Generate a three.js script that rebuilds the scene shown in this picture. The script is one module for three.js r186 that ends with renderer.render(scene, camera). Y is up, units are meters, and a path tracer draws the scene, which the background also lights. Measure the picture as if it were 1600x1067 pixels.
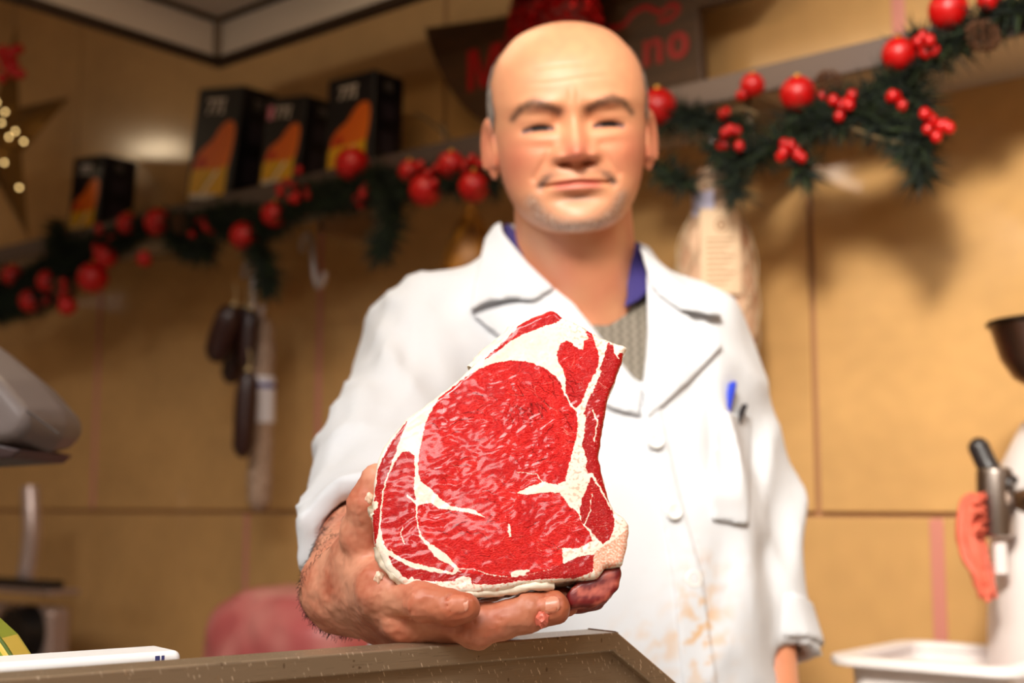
import * as THREE from 'three';
import { RectAreaLightUniformsLib } from 'three/addons/lights/RectAreaLightUniformsLib.js';
import { ImprovedNoise } from 'three/addons/math/ImprovedNoise.js';
import { mergeGeometries, toCreasedNormals } from 'three/addons/utils/BufferGeometryUtils.js';
import { RoundedBoxGeometry } from 'three/addons/geometries/RoundedBoxGeometry.js';
import { TextGeometry } from 'three/addons/geometries/TextGeometry.js';
import { FontLoader } from 'three/addons/loaders/FontLoader.js';

// ---------------------------------------------------------------- camera, exposure, lights
const FPX = 2050, PITCH = 7.15 * Math.PI / 180, EYE = new THREE.Vector3(0, 1.25, 0);
const scene = new THREE.Scene();
scene.background = new THREE.Color(0x000000);
const camera = new THREE.PerspectiveCamera(2 * Math.atan(533.5 / FPX) * 180 / Math.PI, 1600 / 1067, 0.05, 40);
camera.position.copy(EYE);
camera.rotation.x = PITCH;
camera.focus = 0.875;
camera.userData.fStop = 4.6;
const renderer = new THREE.WebGLRenderer();
renderer.toneMapping = THREE.LinearToneMapping;
renderer.toneMappingExposure = 1.16;
renderer.shadowMap.enabled = true;
RectAreaLightUniformsLib.init();
const KEY = 17, FILL = 9, CANOPY = 6;          // radiance of the lamps over the shop floor, further back, and in the canopy
const WARM = new THREE.Color(1, 0.76, 0.48), WHITE_LAMP = new THREE.Color(1, 0.975, 0.94);

// ---------------------------------------------------------------- frames of reference used to lay the place out (metres)
const V = (x, y, z) => new THREE.Vector3(x, y, z);
const CF = V(0, Math.sin(PITCH), -Math.cos(PITCH)), CU = V(0, Math.cos(PITCH), Math.sin(PITCH));
const sight = (x, y) => CF.clone().addScaledVector(V(1, 0, 0), (x - 800) / FPX).addScaledVector(CU, -(y - 533.5) / FPX);
const W = (x, y, d) => EYE.clone().addScaledVector(sight(x, y), d);                    // d along the view axis
const P = (x, y, z) => { const r = sight(x, y); return EYE.clone().addScaledVector(r, -z / r.z); };   // a vertical plane z metres ahead
const toPhoto = (p) => { const q = p.clone().sub(EYE), d = q.dot(CF); return [800 + FPX * q.x / d, 533.5 - FPX * q.dot(CU) / d]; };
const WALL_D = 2.0, TURN = -0.6907;             // the back wall stands 2 m off, turned from the camera
const WN = V(Math.sin(TURN), 0, Math.cos(TURN)), WB = V(Math.cos(TURN), 0, -Math.sin(TURN));
const R = (s, h, o) => WN.clone().multiplyScalar(o - WALL_D).addScaledVector(WB, s).setY(h);   // along the wall, height, out from it
const onWall = (x, y, o) => { const r = sight(x, y), t = (WALL_D - o) / -r.dot(WN), p = EYE.clone().addScaledVector(r, t); return { s: p.dot(WB), h: p.y, p, d: t }; };

const noiseGen = new ImprovedNoise();
const N3 = (x, y, z) => noiseGen.noise(x, y, z);
let seed = 7;
const rnd = () => { seed = (seed * 1664525 + 1013904223) >>> 0; return seed / 4294967296; };
const clamp = (x, a = 0, b = 1) => Math.min(b, Math.max(a, x));
const sst = (a, b, x) => { const t = clamp((x - a) / (b - a)); return t * t * (3 - 2 * t); };
const lerp = (a, b, t) => a + (b - a) * t;
const lin = (r, g, b) => { const c = new THREE.Color(); c.setRGB(r / 255, g / 255, b / 255, THREE.SRGBColorSpace); return [c.r, c.g, c.b]; };
const mix3 = (a, b, t) => [lerp(a[0], b[0], t), lerp(a[1], b[1], t), lerp(a[2], b[2], t)];

// ---------------------------------------------------------------- helpers
const taken = {};
const numbered = (name) => { const n = taken[name] = (taken[name] ?? -1) + 1; return n ? name + '_' + String(n).padStart(3, '0') : name; };
const std = (rgb, roughness = 0.6, more = {}) => new THREE.MeshPhysicalMaterial({ color: new THREE.Color().setRGB(...lin(...rgb)), roughness, ...more });
function thing(name, label, category, pos = V(0, 0, 0), turn = 0, group) {
  const o = new THREE.Group(); o.name = numbered(name); o.position.copy(pos); o.rotation.y = turn; scene.add(o);
  o.userData = { label, category }; if (group) o.userData.group = group;
  return o;
}
function part(name, geometry, material, parent, label) {
  const m = new THREE.Mesh(geometry, material); m.name = name; m.castShadow = m.receiveShadow = true; parent.add(m);
  if (label) m.userData.label = label;
  return m;
}
function solid(name, geometry, material, label, category, group) {
  const m = part(numbered(name), geometry, material, scene);
  m.userData = { label, category }; if (group) m.userData.group = group;
  return m;
}
function struct(name, geometry, material, label) {
  const m = geometry ? new THREE.Mesh(geometry, material) : new THREE.Group();
  m.name = name; m.castShadow = m.receiveShadow = true; m.userData = { kind: 'structure', label }; scene.add(m);
  return m;
}
const at = (g, x, y, z) => g.translate(x, y, z);
const box = (x0, x1, y0, y1, z0, z1) => at(new THREE.BoxGeometry(x1 - x0, y1 - y0, z1 - z0), (x0 + x1) / 2, (y0 + y1) / 2, (z0 + z1) / 2);
const rbox = (x0, x1, y0, y1, z0, z1, r = 0.004, n = 3) => at(new RoundedBoxGeometry(x1 - x0, y1 - y0, z1 - z0, n, r), (x0 + x1) / 2, (y0 + y1) / 2, (z0 + z1) / 2);
const tube = (pts, r, n = 24, k = 8) => new THREE.TubeGeometry(new THREE.CatmullRomCurve3(pts), n, r, k, false);
const plain = (g) => { const q = g.index ? g.toNonIndexed() : g; for (const k of Object.keys(q.attributes)) if (!['position', 'normal', 'uv'].includes(k)) q.deleteAttribute(k); return q; };
const merged = (list) => mergeGeometries(list.map(plain));
const lathe = (pts, n = 32) => new THREE.LatheGeometry(pts.map((p) => new THREE.Vector2(p[0], p[1])), n);

// distance-field meshing (surface nets)
function nets(f, lo, hi, cell, colour) {
  const n = ['x', 'y', 'z'].map((k) => Math.ceil((hi[k] - lo[k]) / cell) + 1), [nx, ny, nz] = n;
  const val = new Float32Array(nx * ny * nz), p = V(0, 0, 0), id = (i, j, k) => (k * ny + j) * nx + i;
  for (let k = 0; k < nz; k++) for (let j = 0; j < ny; j++) for (let i = 0; i < nx; i++) { p.set(lo.x + i * cell, lo.y + j * cell, lo.z + k * cell); val[id(i, j, k)] = f(p); }
  const vid = new Int32Array(nx * ny * nz).fill(-1), pos = [], idx = [];
  const corner = [[0, 0, 0], [1, 0, 0], [0, 1, 0], [1, 1, 0], [0, 0, 1], [1, 0, 1], [0, 1, 1], [1, 1, 1]];
  const edges = [[0, 1], [2, 3], [4, 5], [6, 7], [0, 2], [1, 3], [4, 6], [5, 7], [0, 4], [1, 5], [2, 6], [3, 7]];
  const cv = new Float32Array(8);
  for (let k = 0; k < nz - 1; k++) for (let j = 0; j < ny - 1; j++) for (let i = 0; i < nx - 1; i++) {
    let m = 0;
    for (let c = 0; c < 8; c++) { cv[c] = val[id(i + corner[c][0], j + corner[c][1], k + corner[c][2])]; if (cv[c] < 0) m |= 1 << c; }
    if (m === 0 || m === 255) continue;
    let x = 0, y = 0, z = 0, q = 0;
    for (const [a, b] of edges) {
      if ((cv[a] < 0) === (cv[b] < 0)) continue;
      const t = cv[a] / (cv[a] - cv[b]), A = corner[a], B = corner[b];
      x += lerp(A[0], B[0], t); y += lerp(A[1], B[1], t); z += lerp(A[2], B[2], t); q++;
    }
    vid[id(i, j, k)] = pos.length / 3;
    pos.push(lo.x + (i + x / q) * cell, lo.y + (j + y / q) * cell, lo.z + (k + z / q) * cell);
  }
  const quad = (a, b, c, d, flip) => { if (a < 0 || b < 0 || c < 0 || d < 0) return; if (flip) idx.push(a, c, b, a, d, c); else idx.push(a, b, c, a, c, d); };
  for (let k = 1; k < nz - 1; k++) for (let j = 1; j < ny - 1; j++) for (let i = 1; i < nx - 1; i++) {
    const v = val[id(i, j, k)] < 0;
    if (v !== (val[id(i + 1, j, k)] < 0)) quad(vid[id(i, j - 1, k - 1)], vid[id(i, j, k - 1)], vid[id(i, j, k)], vid[id(i, j - 1, k)], !v);
    if (v !== (val[id(i, j + 1, k)] < 0)) quad(vid[id(i - 1, j, k - 1)], vid[id(i - 1, j, k)], vid[id(i, j, k)], vid[id(i, j, k - 1)], !v);
    if (v !== (val[id(i, j, k + 1)] < 0)) quad(vid[id(i - 1, j - 1, k)], vid[id(i, j - 1, k)], vid[id(i, j, k)], vid[id(i - 1, j, k)], !v);
  }
  const g = new THREE.BufferGeometry();
  g.setAttribute('position', new THREE.Float32BufferAttribute(pos, 3)); g.setIndex(idx); g.computeVertexNormals();
  if (colour) {
    const c = new Float32Array(pos.length), nm = g.attributes.normal;
    for (let i = 0; i < pos.length / 3; i++) { const r = colour(p.set(pos[i * 3], pos[i * 3 + 1], pos[i * 3 + 2]), nm, i); c[i * 3] = r[0]; c[i * 3 + 1] = r[1]; c[i * 3 + 2] = r[2]; }
    g.setAttribute('color', new THREE.BufferAttribute(c, 3));
  }
  return g;
}
const boundsOf = (pts, pad) => { const b = new THREE.Box3().setFromPoints(pts); return [b.min.addScalar(-pad), b.max.addScalar(pad)]; };
const smin = (a, b, k) => { const h = Math.max(k - Math.abs(a - b), 0) / k; return Math.min(a, b) - h * h * k / 4; };
const smax = (a, b, k) => -smin(-a, -b, k);
function capsule(a, b, ra, rb) {                // distance to a tapered limb
  const ab = b.clone().sub(a), l2 = ab.lengthSq();
  return (p) => {
    const x = p.x - a.x, y = p.y - a.y, z = p.z - a.z, t = clamp((x * ab.x + y * ab.y + z * ab.z) / l2);
    return Math.hypot(x - ab.x * t, y - ab.y * t, z - ab.z * t) - lerp(ra, rb, t);
  };
}
function polySDF(pts) {                          // signed distance to a flat outline, negative inside
  const n = pts.length;
  return (x, y) => {
    let d = Infinity, s = 1;
    for (let i = 0, j = n - 1; i < n; j = i++) {
      const ex = pts[j][0] - pts[i][0], ey = pts[j][1] - pts[i][1], wx = x - pts[i][0], wy = y - pts[i][1];
      const t = clamp((wx * ex + wy * ey) / (ex * ex + ey * ey || 1e-9)), bx = wx - ex * t, by = wy - ey * t;
      d = Math.min(d, bx * bx + by * by);
      const c1 = y >= pts[i][1], c2 = y < pts[j][1], c3 = ex * wy > ey * wx;
      if ((c1 && c2 && c3) || (!c1 && !c2 && !c3)) s = -s;
    }
    return s * Math.sqrt(d);
  };
}
const table = (rows, cols) => (x) => {           // smooth table lookup: rows [x, v0, v1 ...] in rising x
  if (x <= rows[0][0]) return rows[0].slice(1);
  for (let i = 1; i < rows.length; i++) if (x <= rows[i][0]) {
    const a = rows[i - 1], b = rows[i], p0 = rows[i - 2] ?? a, p3 = rows[i + 1] ?? b, t = (x - a[0]) / (b[0] - a[0]), out = [], h = b[0] - a[0];
    for (let c = 1; c < a.length; c++) {
      const m0 = p0 === a ? (b[c] - a[c]) / h : (b[c] - p0[c]) / (b[0] - p0[0]), m1 = p3 === b ? (b[c] - a[c]) / h : (p3[c] - a[c]) / (p3[0] - a[0]);
      const t2 = t * t, t3 = t2 * t;
      out.push((2 * t3 - 3 * t2 + 1) * a[c] + (t3 - 2 * t2 + t) * h * m0 + (-2 * t3 + 3 * t2) * b[c] + (t3 - t2) * h * m1);
    }
    return out;
  }
  return rows[rows.length - 1].slice(1);
};
function texture(w, h, fn, srgb = true) {        // fn(x, y) -> [r, g, b] in bytes
  const data = new Uint8Array(w * h * 4);
  for (let y = 0; y < h; y++) for (let x = 0; x < w; x++) { const c = fn(x, y), i = (y * w + x) * 4; data[i] = c[0]; data[i + 1] = c[1]; data[i + 2] = c[2]; data[i + 3] = 255; }
  const t = new THREE.DataTexture(data, w, h); t.magFilter = THREE.LinearFilter; t.wrapS = t.wrapT = THREE.RepeatWrapping; if (srgb) t.colorSpace = THREE.SRGBColorSpace; t.needsUpdate = true;
  return t;
}
const canvasOf = (w, h) => { const c = document.createElement('canvas'); c.width = w; c.height = h; return [c, c.getContext('2d')]; };

// ---------------------------------------------------------------- the room
const inRoom = (o) => { o.position.copy(R(0, 0, 0)); o.rotation.y = TURN; return o; };          // local x along the wall, y up, z out from it
const S0 = -5.6, S1 = 2.4, O1 = 8.2, H1 = 2.9;
const tileMap = texture(256, 256, (x, y) => { const g = ((x & 127) < 2 || (y & 127) < 2) ? 120 : 176 + 14 * N3(x * 0.09, y * 0.09, 3); return [g, g * 0.93, g * 0.84]; });
const floorGeo = box(S0, S1, -0.12, 0, 0, O1);
{ const p = floorGeo.attributes.position, uv = floorGeo.attributes.uv; for (let i = 0; i < p.count; i++) uv.setXY(i, p.getX(i) / 0.6, p.getZ(i) / 0.6); }
inRoom(struct('floor', floorGeo, new THREE.MeshPhysicalMaterial({ map: tileMap, roughness: 0.35 }), 'tiled shop floor'));
const ceilM = std([196, 182, 162], 0.9);
inRoom(struct('ceiling', box(S0, S1, H1, H1 + 0.12, 0, O1), ceilM, 'pale ceiling'));
const plasterM = std([152, 122, 90], 0.7);
inRoom(struct('wall_left', box(S0 - 0.12, S0, 0, H1, 0, O1), plasterM, 'tan side wall'));
inRoom(struct('wall_right', box(S1, S1 + 0.12, 0, H1, 0, O1), plasterM, 'tan side wall'));
inRoom(struct('wall_front', box(S0, S1, 0, H1, O1, O1 + 0.12), plasterM, 'shop wall on the customers side'));
const jointM = std([176, 126, 88], 0.6);
const wallBack = inRoom(struct('wall_back', box(S0, S1, 0, H1, -0.12, -0.012), jointM, 'glossy tan panelled wall behind the butcher'));
const panelMats = [0, 1, 2].map((k) => {
  const t = texture(128, 128, (x, y) => { const n = 1 + 0.05 * N3(x / 23, y / 23, k * 9) + 0.03 * N3(x / 5, y / 5, k); return [204 * n, 159 * n, 102 * n]; });
  return new THREE.MeshPhysicalMaterial({ map: t, roughness: 0.14, ior: 1.5 });
});
const rowsOfPanels = [[0, 1.232, [-5.6, -4.2, -3.33, -2.46, -1.66, -0.8, 0.1, 1.0, 2.4]], [1.24, 1.965, [-5.6, -4.0, -3.1, -2.22, -1.0, -0.1, 0.8, 2.4]], [1.973, 2.9, [-5.6, -4.2, -3.25, -1.84, -0.83, 0.1, 1.1, 2.4]]];
rowsOfPanels.forEach(([h0, h1, ss], r) => ss.slice(1).forEach((s, i) => {
  const a = ss[i] + 0.005, b = s - 0.005, g = rbox(a, b, h0, h1, -0.012, 0, 0.003, 2);
  part('panel', g, panelMats[(i * 2 + r) % 3], wallBack);
}));
for (const [s, h0, h1, w] of [[-0.8, 0.02, 1.23, 0.011], [-2.46, 0.02, 1.23, 0.007], [-2.22, 1.245, 1.96, 0.007], [-3.1, 1.245, 1.96, 0.007], [-0.83, 1.98, 2.88, 0.011]]) part('seam_strip', rbox(s - w, s + w, h0, h1, -0.012, 0.003, 0.002, 2), std([206, 134, 118], 0.4), wallBack, 'pinkish cover strip');

// lamps on the shop's ceiling: a glowing diffuser in a frame, and a light of its size
const frameM = std([225, 222, 215], 0.5);
function areaLight(parent, w, d, radiance, colour) {
  const l = new THREE.RectAreaLight(colour, radiance, w, d); l.name = 'panel_light'; l.rotation.x = -Math.PI / 2; l.position.y = -0.022; l.castShadow = true; parent.add(l);
}
function panelLamp(label, s, o, w, d, radiance, colour, h = H1) {
  const t = thing('ceiling_lamp', label, 'lamp', R(s, h, o), TURN, 'lamps on the shop ceiling');
  part('frame', merged([rbox(-w / 2 - 0.03, w / 2 + 0.03, -0.02, 0, -d / 2 - 0.03, -d / 2, 0.004), rbox(-w / 2 - 0.03, w / 2 + 0.03, -0.02, 0, d / 2, d / 2 + 0.03, 0.004), rbox(-w / 2 - 0.03, -w / 2, -0.02, 0, -d / 2, d / 2, 0.004), rbox(w / 2, w / 2 + 0.03, -0.02, 0, -d / 2, d / 2, 0.004)]), frameM, t);
  part('diffuser', box(-w / 2, w / 2, -0.014, -0.004, -d / 2, d / 2), new THREE.MeshStandardMaterial({ color: 0xffffff, emissive: colour, emissiveIntensity: 2.5 }), t);
  areaLight(t, w, d, radiance, colour);
}
panelLamp('square lamp above the customers, nearest the camera', 0.3, 2.75, 1.2, 0.6, KEY, WHITE_LAMP);
panelLamp('square lamp above the customers, left of the nearest', -0.8, 2.95, 0.9, 0.6, KEY, WHITE_LAMP);
panelLamp('square lamp straight behind the camera', 1.5, 3.9, 1.2, 0.6, KEY * 0.6, WHITE_LAMP);
panelLamp('square lamp over the right end of the back worktop', 0.75, 1.35, 0.9, 0.5, KEY * 0.3, WHITE_LAMP);
panelLamp('wide lamp in the middle of the shop ceiling', -1.9, 5.75, 1.3, 0.5, FILL, WHITE_LAMP);
panelLamp('short strip lamp by the far shop wall', -4.2, 7.35, 0.55, 0.14, FILL * 1.5, WARM);
panelLamp('long strip lamp by the far shop wall', -2.95, 7.25, 1.1, 0.14, FILL * 1.5, WARM);
panelLamp('small warm lamp near the back wall', -5.0, 1.5, 0.3, 0.14, FILL * 2.5, WARM);

// a track spotlight at the right, turned to the back wall
{
  const p = R(0.05, 2.62, 2.4), aim = R(-0.5, 1.3, 0), t = thing('track_spotlight', 'ceiling spotlight turned to the tan wall, out of view at right', 'lamp', p), d = aim.clone().sub(p).normalize();
  const head = new THREE.Group(); head.name = 'spot_head'; head.quaternion.setFromUnitVectors(V(0, -1, 0), d); t.add(head);
  part('shade', lathe([[0.02, 0.14], [0.045, 0.13], [0.055, 0.02], [0.06, 0], [0.056, 0], [0.05, 0.02], [0.04, 0.125], [0.001, 0.13]], 28), frameM, head);
  part('bulb', new THREE.SphereGeometry(0.03, 16, 12).translate(0, 0.04, 0), new THREE.MeshStandardMaterial({ color: 0xffffff, emissive: WHITE_LAMP, emissiveIntensity: 4 }), head);
  part('stem', at(new THREE.CylinderGeometry(0.01, 0.01, H1 - 2.62, 10), 0, (H1 - 2.62) / 2, 0), frameM, t);
  const l = new THREE.SpotLight(new THREE.Color(1, 0.93, 0.82), 24, 0, 0.40, 1, 2); l.name = 'spot_beam'; l.position.copy(p).addScaledVector(d, 0.03); l.target.position.copy(aim); l.castShadow = true; l.shadow.radius = 9; scene.add(l, l.target); l.target.name = 'spot_target';
}

// ---------------------------------------------------------------- canopy hung from the ceiling over the butcher
const CAN = onWall(340, 95, 0.3);
{
  const c = thing('ceiling_canopy', 'white framed canopy hung above the butcher, its corner at upper left', 'canopy', R(CAN.s, CAN.h, 0.3), TURN);
  const Lc = 1.25, Dc = 0.95, Hc = 0.088, T = 0.02, whiteM = std([240, 234, 226], 0.55), darkM = std([62, 46, 34], 0.6), inM = std([196, 184, 170], 0.6);
  part('fascia_board', rbox(0, Lc, 0.008, Hc + 0.03, -T, 0, 0.002), whiteM, c);
  part('fascia_board', rbox(0, Lc, 0.008, Hc + 0.03, Dc, Dc + T, 0.002), whiteM, c);
  part('fascia_board', rbox(-T, 0, 0.008, Hc + 0.03, -T, Dc + T, 0.002), whiteM, c);
  part('fascia_board', rbox(Lc, Lc + T, 0.008, Hc + 0.03, -T, Dc + T, 0.002), whiteM, c);
  part('edge_trim', merged([rbox(-T - 0.006, Lc + T, -0.006, 0.008, -T - 0.006, 0.003, 0.002), rbox(-T - 0.006, Lc + T, -0.006, 0.008, Dc - 0.003, Dc + T, 0.002), rbox(-T - 0.006, 0.003, -0.006, 0.008, 0, Dc, 0.002), rbox(Lc, Lc + T, -0.006, 0.008, 0, Dc, 0.002)]), darkM, c, 'dark edge strip');
  part('corner_post', rbox(0, 0.014, 0.008, Hc, 0, 0.014, 0.002), std([150, 138, 124], 0.6), c);
  part('groove_trim', merged([rbox(0, Lc, Hc - 0.006, Hc + 0.004, 0, 0.012, 0.002), rbox(0, 0.012, Hc - 0.006, Hc + 0.004, 0, Dc, 0.002)]), darkM, c, 'dark groove under the canopy panel');
  part('top_panel', rbox(-T, Lc + T, Hc + 0.004, Hc + 0.03, -T, Dc + T, 0.002), inM, c);
  for (const x of [0.2, Lc - 0.2]) for (const z of [0.15, Dc - 0.15]) part('hanger_rod', at(new THREE.CylinderGeometry(0.008, 0.008, H1 - CAN.h - Hc - 0.03, 10), x, (H1 - CAN.h + Hc + 0.03) / 2, z), std([150, 150, 150], 0.3, { metalness: 1 }), c);
  for (const [x, w] of [[0.85, 0.6]]) {
    const l = new THREE.Group(); l.name = 'lamp_panel'; l.position.set(x, Hc + 0.004, 0.5); c.add(l);
    part('diffuser', box(-w / 2, w / 2, -0.014, -0.002, -0.09, 0.09), new THREE.MeshStandardMaterial({ color: 0xffffff, emissive: WARM, emissiveIntensity: 2.5 }), l);
    areaLight(l, w, 0.18, CANOPY, WARM);
  }
}

// ---------------------------------------------------------------- wall shelf
const SH = onWall(540, 272, 0.2).h, SHD = 0.24;    // height of the shelf's top, its depth
const steelM = std([188, 178, 170], 0.28, { metalness: 1 });
{
  const t = inRoom(thing('wall_shelf', 'long metal wall shelf carrying cartons and Christmas garland', 'shelf')); 
  part('board', rbox(S0 + 0.3, 0.6, SH - 0.02, SH, 0, SHD - 0.012, 0.003), std([196, 182, 160], 0.5), t);
  part('front_rail', rbox(S0 + 0.3, 0.6, SH - 0.038, SH + 0.004, SHD - 0.012, SHD, 0.002), std([108, 94, 88], 0.4, { metalness: 0.5 }), t);
  for (const s of [-4.6, -3.3, -2.0, -1.0, 0.2]) part('bracket', box(s - 0.006, s + 0.006, SH - 0.11, SH - 0.02, 0, 0.2), steelM, t);
}

// ---------------------------------------------------------------- worktop along the back wall
const TOPH = 0.85;
{
  const t = inRoom(thing('back_worktop', 'steel worktop along the tan wall behind the butcher', 'worktop'));
  part('top', rbox(S0 + 0.4, 1.2, TOPH - 0.03, TOPH, 0.01, 0.48, 0.004), steelM, t);
  part('cabinet', rbox(S0 + 0.4, 1.2, 0, TOPH - 0.03, 0.02, 0.44, 0.004), std([190, 184, 176], 0.45), t);
}

// ---------------------------------------------------------------- printed cartons on the shelf
function cartonFace(kind) {
  const [c, g] = canvasOf(256, 384);
  g.fillStyle = '#0b0a12'; g.fillRect(0, 0, 256, 384);
  if (kind < 0) {                                          // the plain side: faint grey text blocks
    g.fillStyle = '#2c2733'; g.fillRect(70, 110, 120, 70); g.fillRect(60, 230, 130, 90);
    g.fillStyle = '#8b8580'; g.font = 'bold 46px sans-serif'; g.fillText('77I', 84, 66);
  } else {
    g.fillStyle = '#e9dccf'; g.font = 'bold 74px sans-serif'; g.save(); g.transform(1, 0, -0.12, 1, 0, 0); g.fillText('77I', 66, 88); g.restore();
    if (kind === 2) { g.fillStyle = '#e58ba0'; g.fillRect(8, 30, 40, 62); }
    const o = g.createLinearGradient(0, 130, 256, 260); o.addColorStop(0, '#e05a10'); o.addColorStop(1, '#f07a1c');
    g.fillStyle = o; g.beginPath(); g.moveTo(20, 290); g.bezierCurveTo(30, 200, 90, 210, 130, 170); g.bezierCurveTo(170, 110, 240, 90, 246, 150); g.bezierCurveTo(250, 210, 230, 280, 220, 300); g.closePath(); g.fill();
    g.fillStyle = '#c8330e'; g.beginPath(); g.ellipse(70, 262, 30, 22, -0.5, 0, 7); g.fill();
    g.fillStyle = '#eab21c'; g.beginPath(); g.moveTo(10, 384); g.lineTo(14, 290); g.bezierCurveTo(80, 260, 150, 300, 226, 262); g.lineTo(226, 384); g.closePath(); g.fill();
    g.strokeStyle = '#f4ead0'; g.lineWidth = 12; g.beginPath(); g.moveTo(90, 372); g.lineTo(170, 284); g.stroke();
    g.strokeStyle = '#9a8a34'; g.lineWidth = 7; g.beginPath(); g.moveTo(60, 372); g.lineTo(130, 300); g.stroke();
    g.fillStyle = '#d9d3c6'; g.fillRect(20, 366, 160, 18);
  }
  const t = new THREE.CanvasTexture(c); t.colorSpace = THREE.SRGBColorSpace;
  return new THREE.MeshPhysicalMaterial({ map: t, roughness: 0.35 });
}
const printM = cartonFace(1), pinkPrintM = cartonFace(2), sideM = cartonFace(-1), cardM = std([14, 12, 18], 0.4);
// left bottom corner in the photograph's frame, width, depth, height, lean to the right in degrees
[[104, 374, 0.135, 0.10, 0.195, 5, 'small dark printed carton at the left end of the shelf, beside the gold star', 1],
  [288, 326, 0.165, 0.10, 0.262, 9, 'tall dark carton with orange and yellow print, second from the gold star', 1],
  [402, 304, 0.13, 0.10, 0.195, 8, 'dark printed carton with a pink corner label, second from the hanging sign', 2],
  [506, 279, 0.14, 0.085, 0.205, 2, 'dark orange-printed carton nearest the hanging sign', 1]].forEach(([x, y, w, d, h, lean, label, kind]) => {
  const q = onWall(x, y, 0.2), t = thing('carton', label, 'box', R(q.s, SH, 0.2), TURN, 'printed cartons on the shelf');
  const g = new THREE.Group(); g.name = 'box_body'; g.rotation.z = -lean * Math.PI / 180; g.position.y = Math.sin(lean * Math.PI / 180) * w * 0.98; t.add(g);
  part('carton_body', rbox(0, w, 0, h, -d, 0, 0.004, 2), cardM, g);
  const f = at(new THREE.PlaneGeometry(w - 0.008, h - 0.008), w / 2, h / 2, 0.0006), sd = new THREE.PlaneGeometry(d - 0.008, h - 0.008).rotateY(Math.PI / 2); at(sd, w + 0.0006, h / 2, -d / 2);
  part('printed_front', f, kind === 2 ? pinkPrintM : printM, g); part('printed_side', sd, sideM, g);
});

// ---------------------------------------------------------------- cleaver-shaped sign leaning on the shelf
const font = await new FontLoader().loadAsync('fonts/droid/droid_sans_bold.typeface.json');
{
  const O = 0.09, c0 = onWall(1093, 132, O), t = thing('cleaver_sign', 'brown cleaver-shaped board with red lettering behind the man\'s head', 'sign', R(c0.s, c0.h, O), TURN);
  const L = (x, y) => { const q = onWall(x, y, O); return [q.s - c0.s, q.h - c0.h]; };
  const sh = new THREE.Shape(), pts = [[1096, 130], [1090, 12], [1165, -8], [1210, -60], [1150, -90], [1087, -62], [900, 5], [800, 27], [666, 45], [682, 92], [708, 142], [745, 182], [800, 205], [920, 178]].map(([x, y]) => L(x, y));
  sh.moveTo(...pts[0]); for (const p of pts.slice(1, 9)) sh.lineTo(...p); sh.splineThru(pts.slice(9, 13).map((p) => new THREE.Vector2(...p))); sh.lineTo(...pts[13]); sh.closePath();
  const woodT = texture(256, 256, (x, y) => { const n = 1 + 0.25 * N3(x / 60, y / 5, 1) + 0.1 * N3(x / 9, y / 2, 5); return [74 * n, 48 * n, 26 * n]; });
  woodT.repeat.set(2, 2);
  part('board', new THREE.ExtrudeGeometry(sh, { depth: 0.016, bevelSize: 0.003, bevelThickness: 0.003, bevelSegments: 2 }).translate(0, 0, -0.016), new THREE.MeshPhysicalMaterial({ map: woodT, roughness: 0.5 }), t);
  const redM = std([168, 10, 14], 0.45);
  const write = (txt, x, y, size) => { const [u, v] = L(x, y); part('lettering', new TextGeometry(txt, { font, size, depth: 0.003, curveSegments: 6 }).translate(u, v, 0.003), redM, t, 'red painted lettering'); };
  write('M', 727, 146, 0.085); write('no', 1003, 107, 0.062);
  const curl = [[950, 45], [975, 40], [990, 22], [1010, 12], [1035, 20], [1050, 8], [1062, 14], [1048, 30], [1030, 34]].map(([x, y]) => { const [u, v] = L(x, y); return V(u, v, 0.003); });
  part('painted_flourish', tube(curl, 0.006, 40, 6).scale(1, 1, 0.5), redM, t, 'red painted flourish');
}
// ---------------------------------------------------------------- red sequined hat hung on the sign
{
  const q = onWall(862, 62, 0.15), t = thing('sequin_hat', 'red sequined party hat on the sign, just above the man\'s bald head', 'hat', q.p.clone(), TURN);
  const prof = [[0.105, 0], [0.112, 0.008], [0.105, 0.018], [0.096, 0.05], [0.085, 0.10], [0.072, 0.15], [0.02, 0.18], [0.001, 0.182]];
  part('hat_cone', lathe(prof, 40).scale(1.0, 1, 0.35), std([120, 6, 10], 0.5), t);
  const seq = new THREE.InstancedMesh(new THREE.CylinderGeometry(0.0055, 0.0055, 0.0008, 8).rotateX(Math.PI / 2), std([190, 10, 16], 0.18, { metalness: 0.7 }), 700);
  seq.name = 'sequins'; seq.userData.kind = 'stuff'; const d = new THREE.Object3D(), f = table(prof.map(([r, y]) => [y, r]).filter((p, i, a) => !i || p[0] > a[i - 1][0]));
  for (let i = 0; i < 700; i++) {
    const a = rnd() * Math.PI * 2, y = 0.005 + rnd() * 0.15, r = f(y)[0] + 0.002;
    d.position.set(Math.sin(a) * r, y, Math.cos(a) * r * 0.35 + Math.sign(Math.cos(a)) * 0.003); d.rotation.set((rnd() - 0.5) * 1.2, a * 0.5 + (rnd() - 0.5) * 1.0, 0); d.updateMatrix(); seq.setMatrixAt(i, d.matrix);
  }
  t.add(seq);
}

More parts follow.
